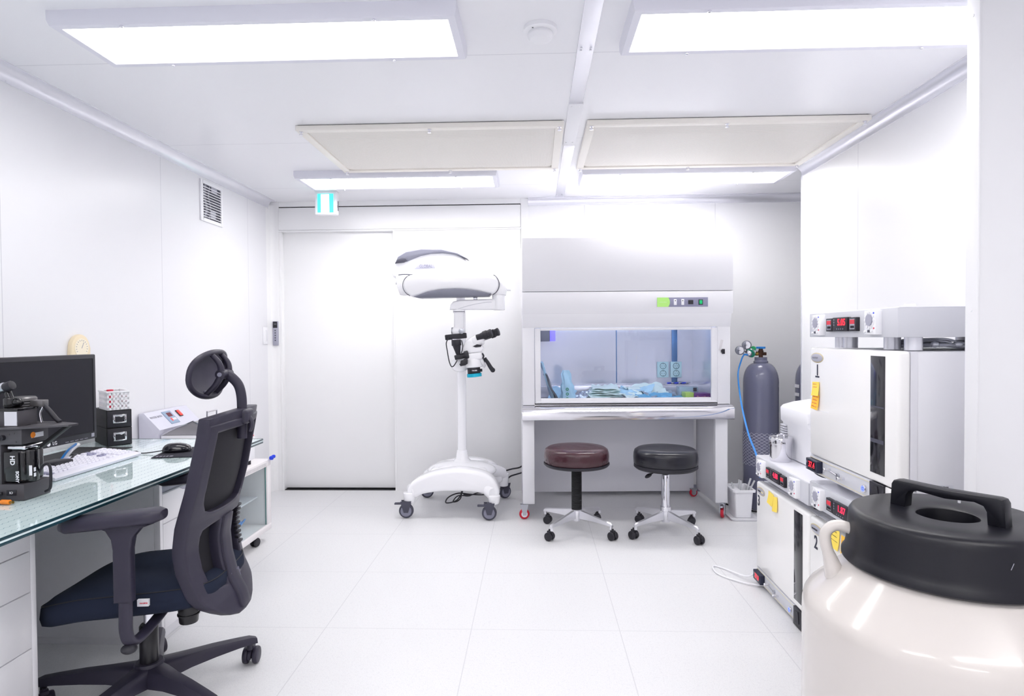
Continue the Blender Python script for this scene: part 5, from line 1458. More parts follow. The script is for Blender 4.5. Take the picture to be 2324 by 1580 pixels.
single('black_lead', MB().tube([(-1.70, 2.19, ZD + 0.02), (-1.72, 2.24, ZD + 0.035), (-1.75, 2.30, ZD + 0.03), (-1.82, 2.36, ZD + 0.02)], 0.004, n=8), black_pl, 'black lead from the adapter towards the card boxes', 'cable', org=(-1.74, 2.26, ZD))
single('dark_mat', MB().box(-1.98, -1.745, 2.02, 2.62, ZD - 0.0005, ZD + 0.002, 0.001), black_matt, 'dark mat lying on the desk under the monitor', 'mat', org=(-1.86, 2.3, ZD))

# ------------------------------------------------------------------ keyboard
t = thing('keyboard', 'white wired keyboard on the glass desk', 'keyboard', (-1.66, 2.21, ZD))
kp = [(-1.590, ZD + 0.001), (-1.586, ZD + 0.010), (-1.590, ZD + 0.014), (-1.612, ZD + 0.018), (-1.735, ZD + 0.030), (-1.748, ZD + 0.028), (-1.748, ZD + 0.012), (-1.70, ZD + 0.001)]
build('body', MB().prism(kp, 1.985, 2.435, 'xz', 0.003), kb_white, t)
kA = frame((-1.612, 2.0, ZD + 0.0182), (0, 1, 0), Vector((-0.123, 0, 0.012)))
mb = MB(); mb2 = MB()
for r in range(6):
    y = 0.004 + r * 0.0195 + (0.004 if r == 5 else 0)
    x = 0.0
    k = 0
    while x < 0.405:
        w = 0.0165
        if r == 0 and 0.075 < x < 0.17: w = 0.095
        gap = 0.012 if (0.268 < x < 0.283 or 0.328 < x < 0.338) else 0
        if gap: x += gap
        if r in (1,) and 0.285 < x < 0.33 or r == 3 and 0.285 < x < 0.335:
            x += w + 0.0035; continue
        dark = (r == 5 and k % 5 == 0) or (x < 0.01 and r in (0, 1)) or (0.28 < x < 0.33 and r in (2, 4))
        (mb2 if dark else mb).box(x, min(x + w, 0.418), y, y + 0.0155, -0.002, 0.0055, 0.0018, 1, M=kA)
        x += w + 0.0035; k += 1
build('keys', mb, kb_key, t)
build('grey_keys', mb2, kb_dark, t)

# ------------------------------------------------------------------ mouse, pad
t = thing('mouse_pad', 'black mouse pad at the far end of the desk', 'mouse pad', (-1.42, 2.5, ZD))
build('pad', MB().prism([(-1.510, 2.375), (-1.560, 2.600), (-1.345, 2.640), (-1.30, 2.415)], ZD, ZD + 0.003, 'xy', 0.0008), pad_black, t)
strokes('lettering', 0.06, 0.020, frame((-1.472, 2.402, ZD + 0.0032), (0.98, 0.187, 0), (-0.187, 0.98, 0)), ink_grey, t)
t = thing('mouse', 'glossy black wired mouse on the black pad', 'mouse', (-1.50, 2.50, ZD + 0.003))
rings = []
mA = frame((-1.478, 2.500, ZD + 0.0035), (0.93, 0.36, 0), (-0.36, 0.93, 0))
prof = [(0.0, 0.0, 0.82), (0.004, 0.0, 1.0), (0.012, 0.0, 1.0), (0.022, 0.0, 0.92), (0.030, -0.003, 0.74), (0.0355, -0.008, 0.46), (0.037, -0.010, 0.18)]
for z, dx, s in prof:
    rings.append([mA @ Vector((dx + 0.055 * s * math.copysign(abs(math.cos(a)) ** 0.85, math.cos(a)), 0.031 * s * math.copysign(abs(math.sin(a)) ** 0.85, math.sin(a)), z)) for a in [2 * PI * i / 32 for i in range(32)]])
build('shell', MB().loft(rings), mouse_black, t, 60)
build('wheel', MB().cyl(mA @ Vector((-0.032, -0.004, 0.022)), mA @ Vector((-0.032, 0.004, 0.022)), 0.009, n=16), rubber, t)
build('cable', MB().tube([mA @ Vector((-0.052, 0, 0.008)), (-1.585, 2.47, ZD + 0.004), (-1.625, 2.475, ZD + 0.003), (-1.655, 2.51, ZD + 0.003), (-1.70, 2.50, ZD + 0.003), (-1.80, 2.56, ZD + 0.003)], 0.0022, n=8), black_pl, t)

# ------------------------------------------------------------------ imaging stand with camcorder
t = thing('imaging_stand', 'dark grey inverted imaging stand on the near end of the desk', 'imaging stand', (-1.62, 1.80, ZD))
dg = mat('dark_anodised_grey', (80, 78, 83), 0.42, 0.3)
lamp_metal = mat('gunmetal', (122, 120, 122), 0.35, 0.6)
Yf = 1.75
mb = MB()
mb.box(-1.69, -1.493, Yf, 1.85, ZD, 0.768, 0.002)
mb.box(-1.69, -1.560, Yf, 1.85, 0.768, 0.885, 0.001)
mb.box(-1.69, -1.497, Yf, 1.85, 0.884, 0.930, 0.002)
for (x, z) in ((-1.575, 0.90), (-1.535, 0.915), (-1.515, 0.892), (-1.52, 0.918), (-1.585, 0.82)):
    mb.cyl((x, Yf - 0.0015, z), (x, Yf, z), 0.003, n=8)
build('frame', mb, dg, t)
build('top_plate', MB().prism([(-1.69, 1.735), (-1.515, 1.735), (-1.395, 1.80), (-1.39, 1.835), (-1.50, 1.88), (-1.69, 1.88)], 0.930, 0.936, 'xy', 0.001), dg, t)
build('plate_hole', MB().cyl((-1.53, 1.79, 0.9362), (-1.53, 1.79, 0.9366), 0.022, n=24), black_gloss, t)
build('brace', MB().prism([(-1.497, 0.862), (-1.497, 0.875), (-1.42, 0.930), (-1.405, 0.930)], 1.815, 1.835, 'xz', 0.001), black_matt, t)
build('toggle', MB().cyl((-1.552, Yf, 0.905), (-1.552, Yf - 0.01, 0.905), 0.008, n=14).tube([(-1.552, Yf - 0.008, 0.905), (-1.562, Yf - 0.02, 0.902), (-1.57, Yf - 0.022, 0.902)], 0.003, n=8), black_pl, t)
build('toggle_tip', MB().ell((-1.574, Yf - 0.022, 0.902), (0.007, 0.005, 0.005)), ink_white, t)
sk = build('color_sticker', MB().box(-1.498, -1.4962, 1.785, 1.83, 0.898, 0.912), ink_white, t)
build('rainbow_dot', MB().cyl((-1.4962, 1.79, 0.907), (-1.4955, 1.79, 0.907), 0.009, n=18), orange, sk)
build('power_rocker', MB().box(-1.545, -1.515, Yf - 0.002, Yf, 0.735, 0.752, 0.001), black_pl, t)
text('rocker_marks', 'IO', 0.010, front(-1.53, Yf - 0.0025, 0.7435), ink_white, t)
# prism block, clamp and ball head above the plate
build('mirror_block', MB().box(-1.615, -1.515, 1.76, 1.83, 0.936, 0.982, 0.001), dg, t)
build('mirror', MB().box(-1.554, -1.5165, 1.757, 1.7598, 0.938, 0.980), polish, t)
mb = MB().box(-1.615, -1.512, 1.755, 1.835, 0.982, 0.989, 0.001)
mb.cyl((-1.572, 1.80, 0.989), (-1.572, 1.80, 1.018), 0.018, n=24, b=0.003).cyl((-1.572, 1.80, 1.015), (-1.580, 1.80, 1.035), 0.010, n=16)
mb.ell((-1.548, 1.80, 1.004), (0.016, 0.014, 0.014))
build('ball_head', mb, black_gloss, t)
build('clamp', MB().cyl((-1.63, 1.79, 1.032), (-1.578, 1.79, 1.050), 0.015, n=20, b=0.002), zinc, t)
build('clamp_knob', MB().cyl((-1.578, 1.79, 1.048), (-1.555, 1.79, 1.056), 0.0145, n=18, b=0.003), black_pl, t)
# ring lamp on an arm
lm = build('ring_lamp', MB().lathe([(0, 0.985), (0.030, 0.985), (0.036, 0.990), (0.036, 1.012), (0.032, 1.016), (0, 1.016)], (-1.572, 1.845), 36).box(-1.54, -1.500, 1.832, 1.858, 0.986, 1.006, 0.002), lamp_metal, t)
build('cooling_slot', MB().lathe([(0.0363, 0.993), (0.0366, 0.994), (0.0366, 0.996), (0.0363, 0.997)], (-1.572, 1.845), 36).lathe([(0.0363, 1.001), (0.0366, 1.002), (0.0366, 1.004), (0.0363, 1.005)], (-1.572, 1.845), 36), black_matt, lm)
build('lamp_lens', MB().cyl((-1.572, 1.845, 0.984), (-1.572, 1.845, 0.986), 0.028, n=28), badge, lm)
build('lamp_arm', MB().tube([(-1.505, 1.845, 0.990), (-1.488, 1.845, 0.972), (-1.466, 1.845, 0.946), (-1.455, 1.845, 0.938)], 0.007, n=12), black_pl, t)
build('lamp_wire', MB().tube([(-1.505, 1.84, 0.985), (-1.512, 1.838, 0.965), (-1.508, 1.838, 0.938)], 0.003, n=8), polish, t)

t = thing('camcorder', 'black camcorder marked HD standing inside the imaging stand', 'camcorder', (-1.52, 1.79, 0.768))
build('body', MB().box(-1.550, -1.500, 1.758, 1.84, 0.7685, 0.868, 0.012, 3).cyl((-1.506, 1.79, 0.770), (-1.506, 1.79, 0.866), 0.022, n=28, b=0.004), black_gloss, t, 50)
build('silver_cap', MB().box(-1.552, -1.496, 1.758, 1.84, 0.866, 0.881, 0.006, 3), polish, t)
sp_ = build('screen_lid', MB().box(-1.556, -1.510, 1.752, 1.760, 0.774, 0.862, 0.003), black_gloss, t)
text('model_mark', 'HD', 0.019, frame((-1.528, 1.7515, 0.838), (0, 0, -1), (1, 0, 0)), ink_white, sp_, bold=0.0004)
text('brand_mark', 'SONY', 0.0125, frame((-1.514, 1.7515, 0.790), (0, 0, -1), (1, 0, 0)), ink_white, sp_, bold=0.0003)
build('port_labels', MB().box(-1.492, -1.484, 1.768, 1.770, 0.79, 0.82).box(-1.4845, -1.484, 1.776, 1.784, 0.80, 0.812).box(-1.4845, -1.484, 1.776, 1.784, 0.785, 0.796), ink_white, t)
build('cable', MB().tube([(-1.49, 1.80, 0.79), (-1.472, 1.80, 0.815), (-1.455, 1.80, 0.812), (-1.452, 1.80, 0.775), (-1.455, 1.80, 0.745), (-1.47, 1.80, 0.735)], 0.004, n=8), black_pl, t)
t = thing('braided_cable', 'braided cable with an orange plug at the near edge of the desk', 'cable', (-1.50, 1.71, ZD))
bm_ = mat('braided_sleeve', (40, 38, 40), 0.6)
n = NT(bm_)
c = n.coord()
n.nt.links.new(n.mix(n.m('LESS_THAN', n.m('FRACT', n.m('MULTIPLY', n.m('ADD', c[0], n.m('MULTIPLY', c[1], 0.8)), 90)), 0.3), rgb(34, 32, 34), rgb(226, 206, 190)), n.b.inputs['Base Color'])
build('cable', MB().tube([(-1.80, 1.62, ZD + 0.006), (-1.66, 1.70, ZD + 0.006), (-1.57, 1.715, ZD + 0.006), (-1.545, 1.714, ZD + 0.006)], 0.006, n=10), bm_, t)
build('plug_sleeve', MB().cyl((-1.547, 1.714, ZD + 0.007), (-1.528, 1.712, ZD + 0.007), 0.007, n=14), black_pl, t)
build('plug', MB().cyl((-1.528, 1.712, ZD + 0.007), (-1.500, 1.709, ZD + 0.007), 0.0068, n=16, b=0.001), orange, t)
build('plug_pin', MB().cyl((-1.500, 1.709, ZD + 0.007), (-1.490, 1.708, ZD + 0.007), 0.004, n=12), brass, t)
single('stand_power_lead', MB().tube([(-1.556, Yf - 0.004, 0.742), (-1.58, 1.735, 0.738), (-1.64, 1.72, 0.728), (-1.78, 1.70, 0.725)], 0.005, n=8), black_pl, 'black mains lead plugged into the front of the imaging stand', 'cable', org=(-1.6, 1.73, ZD))

# ================================================================== GLASS CABINET AND WATER BATH
t = thing('glass_cabinet', 'low cream cabinet on castors with glass sliding doors', 'cabinet', (-1.78, 3.2, 0))
cx0, cx1, cy0, cy1, cz0, cz1 = -2.02, -1.565, 2.86, 3.605, 0.062, 0.476
ccream = mat('cream_cabinet_paint', (232, 228, 230), 0.4)
mb = MB().box(cx0, cx1, cy0, cy1, cz1 - 0.038, cz1, 0.006).box(cx0, cx1, cy0, cy1, cz0, cz0 + 0.036, 0.006)
mb.box(cx0, cx0 + 0.012, cy0, cy1, cz0 + 0.03, cz1 - 0.03).box(cx0, cx1 - 0.002, cy0, cy0 + 0.02, cz0 + 0.03, cz1 - 0.03, 0.002).box(cx0, cx1 - 0.002, cy1 - 0.05, cy1, cz0 + 0.03, cz1 - 0.03, 0.002)
build('carcass', mb, ccream, t)
mb = MB()
for k in range(46):
    y = cy0 + 0.02 + k * 0.0145
    mb.box(cx1 - 0.001, cx1 + 0.0015, y, y + 0.008, cz1 - 0.030, cz1 - 0.012)
build('ribbed_pull', mb, mat('cream_rib', (214, 210, 214), 0.45), t)
build('shelf', MB().box(cx0 + 0.02, cx1 - 0.06, cy0 + 0.02, cy1 - 0.05, 0.255, 0.263), camo, t)
for (a, b_, xo) in ((cy0 + 0.02, 3.23, -0.018), (3.20, cy1 - 0.052, -0.010)):
    g = build('glass_door', MB().box(cx1 + xo - 0.003, cx1 + xo, a, b_, cz0 + 0.036, cz1 - 0.038), glass, t)
    build('polished_edge', MB().box(cx1 + xo - 0.0035, cx1 + xo + 0.0005, b_ - 0.003, b_, cz0 + 0.036, cz1 - 0.038), mat('teal_glass_edge_%d' % (xo > -0.015), (20, 120, 116), 0.15), g)
build('blue_stop', MB().cyl((cx1 + 0.004, cy1 - 0.018, cz1 + 0.006), (cx1 + 0.020, cy1 - 0.022, cz1 + 0.008), 0.012, n=16, b=0.003).cyl((cx1 + 0.006, cy1 + 0.006, cz1 + 0.010), (cx1 + 0.022, cy1 + 0.002, cz1 + 0.012), 0.010, n=16, b=0.003), royal, t)
for (x, y) in ((-1.60, 3.46), (-1.60, 2.92), (-1.98, 3.52), (-1.98, 2.92)):
    caster(t, x, y, 0.025, 0.018, 1.3, black_pl, None, black_pl, 0.066, twin=True)
# contents of the cabinet
single('black_drum', MB().lathe([(0, 0), (0.05, 0), (0.055, 0.006), (0.055, 0.09), (0.05, 0.096), (0, 0.096)], n=28, M=Matrix.Translation((-1.76, 3.40, 0.32)) @ Matrix.Rotation(PI / 2, 4, 'X') @ Matrix.Translation((0, 0, 0))), rubber, 'dark round drum on the upper shelf of the glass cabinet', 'drum', org=(-1.76, 3.40, 0.264))
t = thing('white_case', 'white instrument case with a row of white dots in the cabinet', 'case', (-1.72, 3.3, 0.264))
build('case', MB().box(-1.80, -1.70, 3.26, 3.50, 0.264, 0.290, 0.003), mat('grey_case', (150, 150, 166), 0.4), t)
mb = MB()
for k in range(9):
    mb.ell((-1.699, 3.29 + k * 0.02, 0.279), (0.002, 0.0035, 0.0035), n=8)
build('dot_row', mb, ink_white, t)
for k, (x, y) in enumerate(((-1.66, 3.22), (-1.70, 3.30), (-1.64, 3.30), (-1.68, 3.16))):
    single('white_adapter', MB().box(x - 0.02, x + 0.02, y - 0.03, y + 0.03, 0.0985, 0.118 + 0.004 * k, 0.006, M=Matrix.Translation((x, y, 0)) @ Matrix.Rotation(0.5 * k, 4, 'Z') @ Matrix.Translation((-x, -y, 0))), white, ['white adapter nearest the middle of the cabinet floor', 'white adapter behind the others in the cabinet', 'white adapter next to the blue leads in the cabinet', 'white adapter farthest left in the cabinet'][k], 'adapter', 'white adapters in the cabinet', org=(x, y, 0.0985))
for k in range(3):
    y = 3.24 + 0.05 * k
    single('blue_lead', MB().tube([(-1.62, y - 0.12, 0.104), (-1.64, y - 0.03, 0.13), (-1.63, y + 0.06, 0.17), (-1.66, y + 0.10, 0.15), (-1.68, y + 0.05, 0.107)], 0.004, n=8), blue, 'blue lead coiled on the floor of the glass cabinet', 'cable', 'blue leads in the glass cabinet', org=(-1.65, y, 0.0985))
t = thing('glass_beaker', 'glass beaker on the floor of the glass cabinet', 'beaker', (-1.72, 3.40, 0.0985))
build('beaker', MB().lathe([(0, 0.0985), (0.032, 0.0985), (0.034, 0.102), (0.034, 0.17), (0.037, 0.175), (0.034, 0.173), (0.032, 0.168), (0.032, 0.104), (0, 0.102)], (-1.72, 3.40), 28), glass, t)
single('green_bag', MB().ell((-1.66, 2.875, 0.54), (0.05, 0.02, 0.045)), mat('green_foil', (120, 150, 40), 0.3), 'green and yellow packet under the far edge of the desk', 'packet', org=(-1.66, 2.875, 0.495)) if False else None

t = thing('water_bath', 'pale grey water bath with gabled steel lid on the cabinet', 'water bath', (-1.8, 3.28, 0.476))
bx0, bx1, by0, by1 = -2.0, -1.60, 3.09, 3.475
build('tank', MB().box(-1.93, bx1, by0 + 0.03, by1, 0.500, 0.690, 0.004), white, t)
build('control_housing', MB().prism([(-2.025, 0.50), (-2.025, 0.806), (-1.998, 0.808), (-1.915, 0.722), (-1.935, 0.690), (-1.94, 0.50)], by0, by1, 'xz', 0.002), mat('bath_grey_paint', (214, 214, 228), 0.4), t)
sl = (Vector((-1.915, 0, 0.722)) - Vector((-1.998, 0, 0.808))).normalized()
cA = frame((-1.998, by0, 0.8088), (0, 1, 0), -sl)       # x along Y, y up the slope, z out
text('lettering', 'WATER BATH', 0.018, cA @ Matrix.Translation((0.062, -0.038, 0.0)), ink_grey, t, sx=0.9)
pq = build('control_panel', MB().box(0.128, 0.205, -0.100, -0.015, -0.001, 0.003, 0.001, M=cA), panel_blue, t)
build('display', MB().box(0.152, 0.190, -0.054, -0.028, 0.002, 0.004, M=cA), mat('dark_red_display', (110, 30, 50), 0.3), pq)
build('keys', MB().box(0.166, 0.175, -0.080, -0.066, 0.002, 0.004, M=cA).box(0.177, 0.186, -0.080, -0.066, 0.002, 0.004, M=cA).box(0.188, 0.197, -0.080, -0.066, 0.002, 0.004, M=cA), ink_white, pq)
build('red_key', MB().box(0.152, 0.162, -0.084, -0.064, 0.002, 0.0042, M=cA), red_switch, pq)
sw_ = build('switch_frame', MB().box(0.246, 0.277, -0.066, -0.022, 0.0, 0.004, 0.001, M=cA), black_pl, t)
build('red_rocker', MB().box(0.250, 0.273, -0.062, -0.026, 0.002, 0.008, 0.002, M=cA), red_switch, sw_)
lid = build('gable_lid', MB().prism([(-1.93, 0.692), (-1.76, 0.762), (-1.605, 0.692)], by0 + 0.035, by1 - 0.01, 'xz', 0.002), bath_lid, t)
build('lid_trim', MB().tube([(-1.93, by0 + 0.032, 0.692), (-1.76, by0 + 0.032, 0.764), (-1.605, by0 + 0.032, 0.692)], 0.004, n=6, smooth=False), polish, lid)
build('lid_handle', MB().tube([(-1.76, 3.26, 0.760), (-1.76, 3.26, 0.795), (-1.76, 3.36, 0.795), (-1.76, 3.36, 0.760)], 0.005, n=8, smooth=False), polish, lid)
for (x, y) in ((-1.63, by1 - 0.04), (-1.63, by0 + 0.08), (-1.97, by1 - 0.04), (-1.97, by0 + 0.05)):
    build('foot', MB().cyl((x, y, 0.476), (x, y, 0.503), 0.022, n=18), black_pl, t)
wl = build('warning_label', MB().box(bx1 - 0.0005, bx1 + 0.001, 3.385, 3.465, 0.612, 0.682), white_gloss, t)
mb = MB()
for k, (z, w) in enumerate(((0.672, 0.035), (0.658, 0.030), (0.634, 0.036))):
    mb.box(bx1 + 0.001, bx1 + 0.0016, 3.425, 3.425 + w, z, z + 0.006)
build('red_lines', mb, ink_red, wl)
build('warning_symbol', MB().lathe([(0.010, 0), (0.010, 0.001), (0.008, 0.001), (0.008, 0)], n=20, M=faceR(bx1 + 0.001, 3.405, 0.660)), ink, wl)
build('yellow_mark', MB().prism([(3.40, 0.60), (3.416, 0.60), (3.408, 0.613)], bx1, bx1 + 0.0012, 'yz'), yellow, t)

# ================================================================== OFFICE CHAIR
HX, HY = -1.27, 1.97
t = thing('office_chair', 'charcoal mesh office chair with headrest pulled up to the desk', 'office chair', (HX, HY, 0), math.radians(5.5))
for k in range(5):
    a = math.radians(39.5 + 72 * k)
    d = Vector((math.cos(a), math.sin(a), 0)); nn = Vector((-d.y, d.x, 0))
    c0 = Vector((HX, HY, 0))
    rings = []
    for s, z1, z0, w in ((0.0, 0.128, 0.070, 0.040), (0.05, 0.128, 0.072, 0.036), (0.12, 0.124, 0.080, 0.028), (0.20, 0.120, 0.084, 0.024), (0.28, 0.112, 0.085, 0.021), (0.325, 0.106, 0.083, 0.020), (0.345, 0.098, 0.080, 0.016)):
        o = c0 + d * s
        rings.append([o + nn * (w * 1.08) + Vector((0, 0, z0)), o + nn * w + Vector((0, 0, z1 - 0.012)), o + nn * (w * 0.7) + Vector((0, 0, z1 - 0.002)), o + Vector((0, 0, z1)), o - nn * (w * 0.7) + Vector((0, 0, z1 - 0.002)), o - nn * w + Vector((0, 0, z1 - 0.012)), o - nn * (w * 1.08) + Vector((0, 0, z0)), o + Vector((0, 0, z0 + 0.01))])
    o = c0 + d * 0.322
    build('base_leg', MB().loft(rings).cyl(o + Vector((0, 0, 0.058)), o + Vector((0, 0, 0.09)), 0.010, n=12), chair_pl, t, 40)
    sw = a + [0.9, 0.5, 2.2, 2.6, 1.0][k]
    caster(t, o.x + 0.018 * math.cos(sw), o.y + 0.018 * math.sin(sw), 0.030, 0.028, sw, chair_pl, None, chair_pl, 0.075, twin=True)
build('base_hub', MB().lathe([(0, 0.060), (0.036, 0.060), (0.042, 0.068), (0.048, 0.12), (0.040, 0.135), (0, 0.135)], (HX, HY), 32), chair_pl, t)
build('gas_lift', MB().lathe([(0, 0.12), (0.027, 0.12), (0.028, 0.128), (0.028, 0.252), (0.024, 0.258), (0, 0.258)], (HX, HY), 32), chair_dark, t)
build('piston', MB().cyl((HX, HY, 0.25), (HX, HY, 0.345), 0.0145, n=24), chrome, t)
build('mechanism', MB().box(HX - 0.12, HX + 0.20, HY - 0.07, HY + 0.07, 0.328, 0.368, 0.010).box(HX + 0.10, HX + 0.30, HY - 0.045, HY + 0.045, 0.322, 0.350, 0.010), black_pl, t)
build('tension_knob', MB().cyl((-1.110, 1.90, 0.350), (-1.110, 1.90, 0.290), 0.032, 0.028, n=28, b=0.004).cyl((-1.110, 1.90, 0.320), (-1.110, 1.90, 0.316), 0.033, n=28), chair_dark, t)
# seat cushion: outline rings, dipping to the front
sx0, sx1, sy = -1.522, -1.000, 0.208
def seat_ring(off, dz, n=56):
    r = []
    for i in range(n):
        a = 2 * PI * i / n
        cx = (sx0 + sx1) / 2; hx = (sx1 - sx0) / 2 - off
        wy = sy - off
        ca, sa = math.cos(a), math.sin(a)
        x = cx + hx * math.copysign(abs(ca) ** 0.42, ca)
        y = HY + wy * math.copysign(abs(sa) ** 0.42, sa) * (1 - 0.06 * max(0, (x - cx) / hx))
        u = (sx1 - x) / (sx1 - sx0)
        drop = 0.030 * u + 0.034 * max(0, (u - 0.6) / 0.4) ** 2
        r.append(Vector((x, y, 0.398 - drop + dz + 0.008 * abs((y - HY) / sy) ** 2 * (1 if dz > 0.03 else 0))))
    return r
rings = [seat_ring(0.06, -0.022), seat_ring(0.016, -0.020), seat_ring(0.004, -0.010), seat_ring(0.0, 0.012), seat_ring(0.003, 0.038), seat_ring(0.010, 0.044), seat_ring(0.028, 0.054), seat_ring(0.07, 0.062), seat_ring(0.12, 0.064), seat_ring(0.17, 0.063), seat_ring(0.21, 0.062)]
build('seat', MB().loft(rings), navy, t, 70)
build('seat_seam', MB().tube([p + Vector((0, 0, 0.001)) for p in seat_ring(0.0045, 0.041)], 0.0016, n=6, closed=True, smooth=False), black_matt, t)
lb = build('seat_label', MB().box(-1.192, -1.160, HY - sy - 0.005, HY - sy + 0.004, 0.404, 0.424), ink_white, t)
strokes('label_mark', 0.020, 0.005, front(-1.174, HY - sy - 0.0056, 0.414), ink_red, lb)
# back frame: position of the back surface as a function of side offset and height
def backX(z):
    pts = [(0.28, -1.022), (0.36, -1.046), (0.41, -1.072), (0.487, -1.09), (0.552, -1.096), (0.631, -1.084), (0.735, -1.056), (0.89, -1.026), (0.95, -1.016), (1.0, -1.01)]
    for (za, xa), (zb_, xb) in zip(pts, pts[1:]):
        if z <= zb_:
            return xa + (xb - xa) * (z - za) / (zb_ - za)
    return pts[-1][1]
def backP(y, z, off=0.0):
    return Vector((backX(z) + 0.040 * (1 - min(1, abs(y) / 0.215) ** 2) + off, HY + y, z))
def halfw(z):
    pts = [(0.30, 0.13), (0.36, 0.165), (0.40, 0.186), (0.50, 0.203), (0.62, 0.208), (0.75, 0.205), (0.95, 0.196)]
    for (za, xa), (zb_, xb) in zip(pts, pts[1:]):
        if z <= zb_:
            return xa + (xb - xa) * (z - za) / (zb_ - za)
    return pts[-1][1]
def back_slab(name, fn, nu, nv, t0, t1, m, parent):
    """slab following the back surface; fn(u, v) -> (y, z); between offsets t0 (front) and t1 (rear)"""
    bm = bmesh.new()
    A = [[bm.verts.new(backP(*fn(i / nu, j / nv), t0)) for j in range(nv + 1)] for i in range(nu + 1)]
    B = [[bm.verts.new(backP(*fn(i / nu, j / nv), t1)) for j in range(nv + 1)] for i in range(nu + 1)]
    for i in range(nu):
        for j in range(nv):
            bm.faces.new((A[i][j], A[i][j + 1], A[i + 1][j + 1], A[i + 1][j]))
            bm.faces.new((B[i][j], B[i + 1][j], B[i + 1][j + 1], B[i][j + 1]))
    rim = [(i, 0) for i in range(nu + 1)] + [(nu, j) for j in range(1, nv + 1)] + [(i, nv) for i in range(nu - 1, -1, -1)] + [(0, j) for j in range(nv - 1, 0, -1)]
    for a, b_ in zip(rim, rim[1:] + rim[:1]):
        bm.faces.new((A[a[0]][a[1]], B[a[0]][a[1]], B[b_[0]][b_[1]], A[b_[0]][b_[1]]))
    bmesh.ops.recalc_face_normals(bm, faces=bm.faces)
    sharp = [e for e in bm.edges if len(e.link_faces) == 2 and e.calc_face_angle() > 0.9]
    bmesh.ops.bevel(bm, geom=sharp, offset=0.004, segments=2, profile=0.5, affect='EDGES', clamp_overlap=True)
    mb = MB()._merge(bm)
    return build(name, mb, m, parent, 40)
def back_plate(name, outer, holes, t0, t1, bev, m, parent):
    """plate cut to an outline with openings, wrapped onto the back surface"""
    cu = bpy.data.curves.new('t', 'CURVE')
    cu.dimensions = '2D'; cu.fill_mode = 'BOTH'
    cu.extrude = (t1 - t0) / 2 - bev; cu.bevel_depth = bev; cu.bevel_resolution = 2; cu.offset = -bev
    for loop in [outer] + holes:
        sp_ = cu.splines.new('POLY')
        sp_.points.add(len(loop) - 1)
        for q, p in zip(sp_.points, loop):
            q.co = (p[0], p[1], 0, 1)
        sp_.use_cyclic_u = True
    tmp = bpy.data.objects.new('t', cu)
    COL.objects.link(tmp)
    me = bpy.data.meshes.new_from_object(tmp.evaluated_get(bpy.context.evaluated_depsgraph_get()))
    bpy.data.objects.remove(tmp); bpy.data.curves.remove(cu)
    mb = MB(); mb.bm.from_mesh(me); bpy.data.meshes.remove(me)
    bmesh.ops.remove_doubles(mb.bm, verts=mb.bm.verts, dist=1e-5)
    for ax, lo, hi in ((0, -0.21, 0.21), (1, 0.30, 0.94)):
        q = lo
        while q < hi:
            co = Vector((q, 0, 0)) if ax == 0 else Vector((0, q, 0))
            no = Vector((1, 0, 0)) if ax == 0 else Vector((0, 1, 0))
            bmesh.ops.bisect_plane(mb.bm, geom=mb.bm.verts[:] + mb.bm.edges[:] + mb.bm.faces[:], plane_co=co, plane_no=no, dist=1e-6)
            q += 0.0173
    mid = (t0 + t1) / 2
    for v in mb.bm.verts:
        v.co = backP(v.co.x, v.co.y, mid + v.co.z)
    bmesh.ops.recalc_face_normals(mb.bm, faces=mb.bm.faces)
    return build(name, mb, m, parent, 45)
def dense(loop, k=5):
    return [(p[0], p[1]) for p in smooth_path([(a, b_, 0) for a, b_ in loop], k, True)]
right = [(halfw(z), z) for z in [0.40 + 0.53 * k / 26 for k in range(27)]]
outer = [(0.0, 0.300), (0.05, 0.303), (0.095, 0.318), (0.135, 0.342), (0.165, 0.364), (0.178, 0.380)] + right + [(0.12, 0.934), (0.0, 0.936)]
outer = outer + [(-a, b_) for a, b_ in reversed(outer[1:-1])]
hu = [(0.0, 0.648), (0.06, 0.648), (0.115, 0.652), (0.145, 0.664), (0.160, 0.690)] + [(halfw(z) - 0.040, z) for z in (0.72, 0.76, 0.80, 0.84, 0.88, 0.905)] + [(0.10, 0.906), (0.0, 0.906)]
hu = hu + [(-a, b_) for a, b_ in reversed(hu[1:-1])]
hl = [(0.046, 0.400), (0.085, 0.406), (0.118, 0.422), (0.132, 0.450), (0.140, 0.49), (0.146, 0.54), (0.146, 0.585), (0.138, 0.600), (0.10, 0.606), (0.046, 0.610), (0.044, 0.56), (0.044, 0.50), (0.044, 0.45)]
hr = [(-a, b_) for a, b_ in hl]
back_plate('back_frame', outer, [hu, hl, hr], -0.006, 0.034, 0.006, chair_pl, t)
back_slab('back_spine', lambda u, v: ((v - 0.5) * 0.070, 0.315 + u * 0.30), 14, 3, 0.010, 0.042, chair_pl, t)
build('spine_bracket', MB().prism([(-1.022, 0.292), (-1.022, 0.425), (-0.994, 0.425), (-0.974, 0.345), (-0.992, 0.290)], HY - 0.030, HY + 0.045, 'xz', 0.006), mat('grey_bracket', (92, 90, 110), 0.45), t)
back_slab('back_mesh', lambda u, v: ((v - 0.5) * 2 * (halfw(0.62 + u * 0.30) - 0.025), 0.625 + u * 0.295), 14, 12, 0.002, 0.008, mesh_dark, t)
back_slab('lumbar_pad', lambda u, v: ((v - 0.5) * 2 * 0.165, 0.365 + u * 0.26), 8, 10, -0.012, 0.002, mesh_dark, t)
back_slab('top_rail', lambda u, v: ((u - 0.5) * 2 * 0.198, 0.898 + v * 0.054 + 0.010 * (1 - (abs(u - 0.5) * 2) ** 2)), 20, 3, -0.006, 0.030, chair_pl, t)
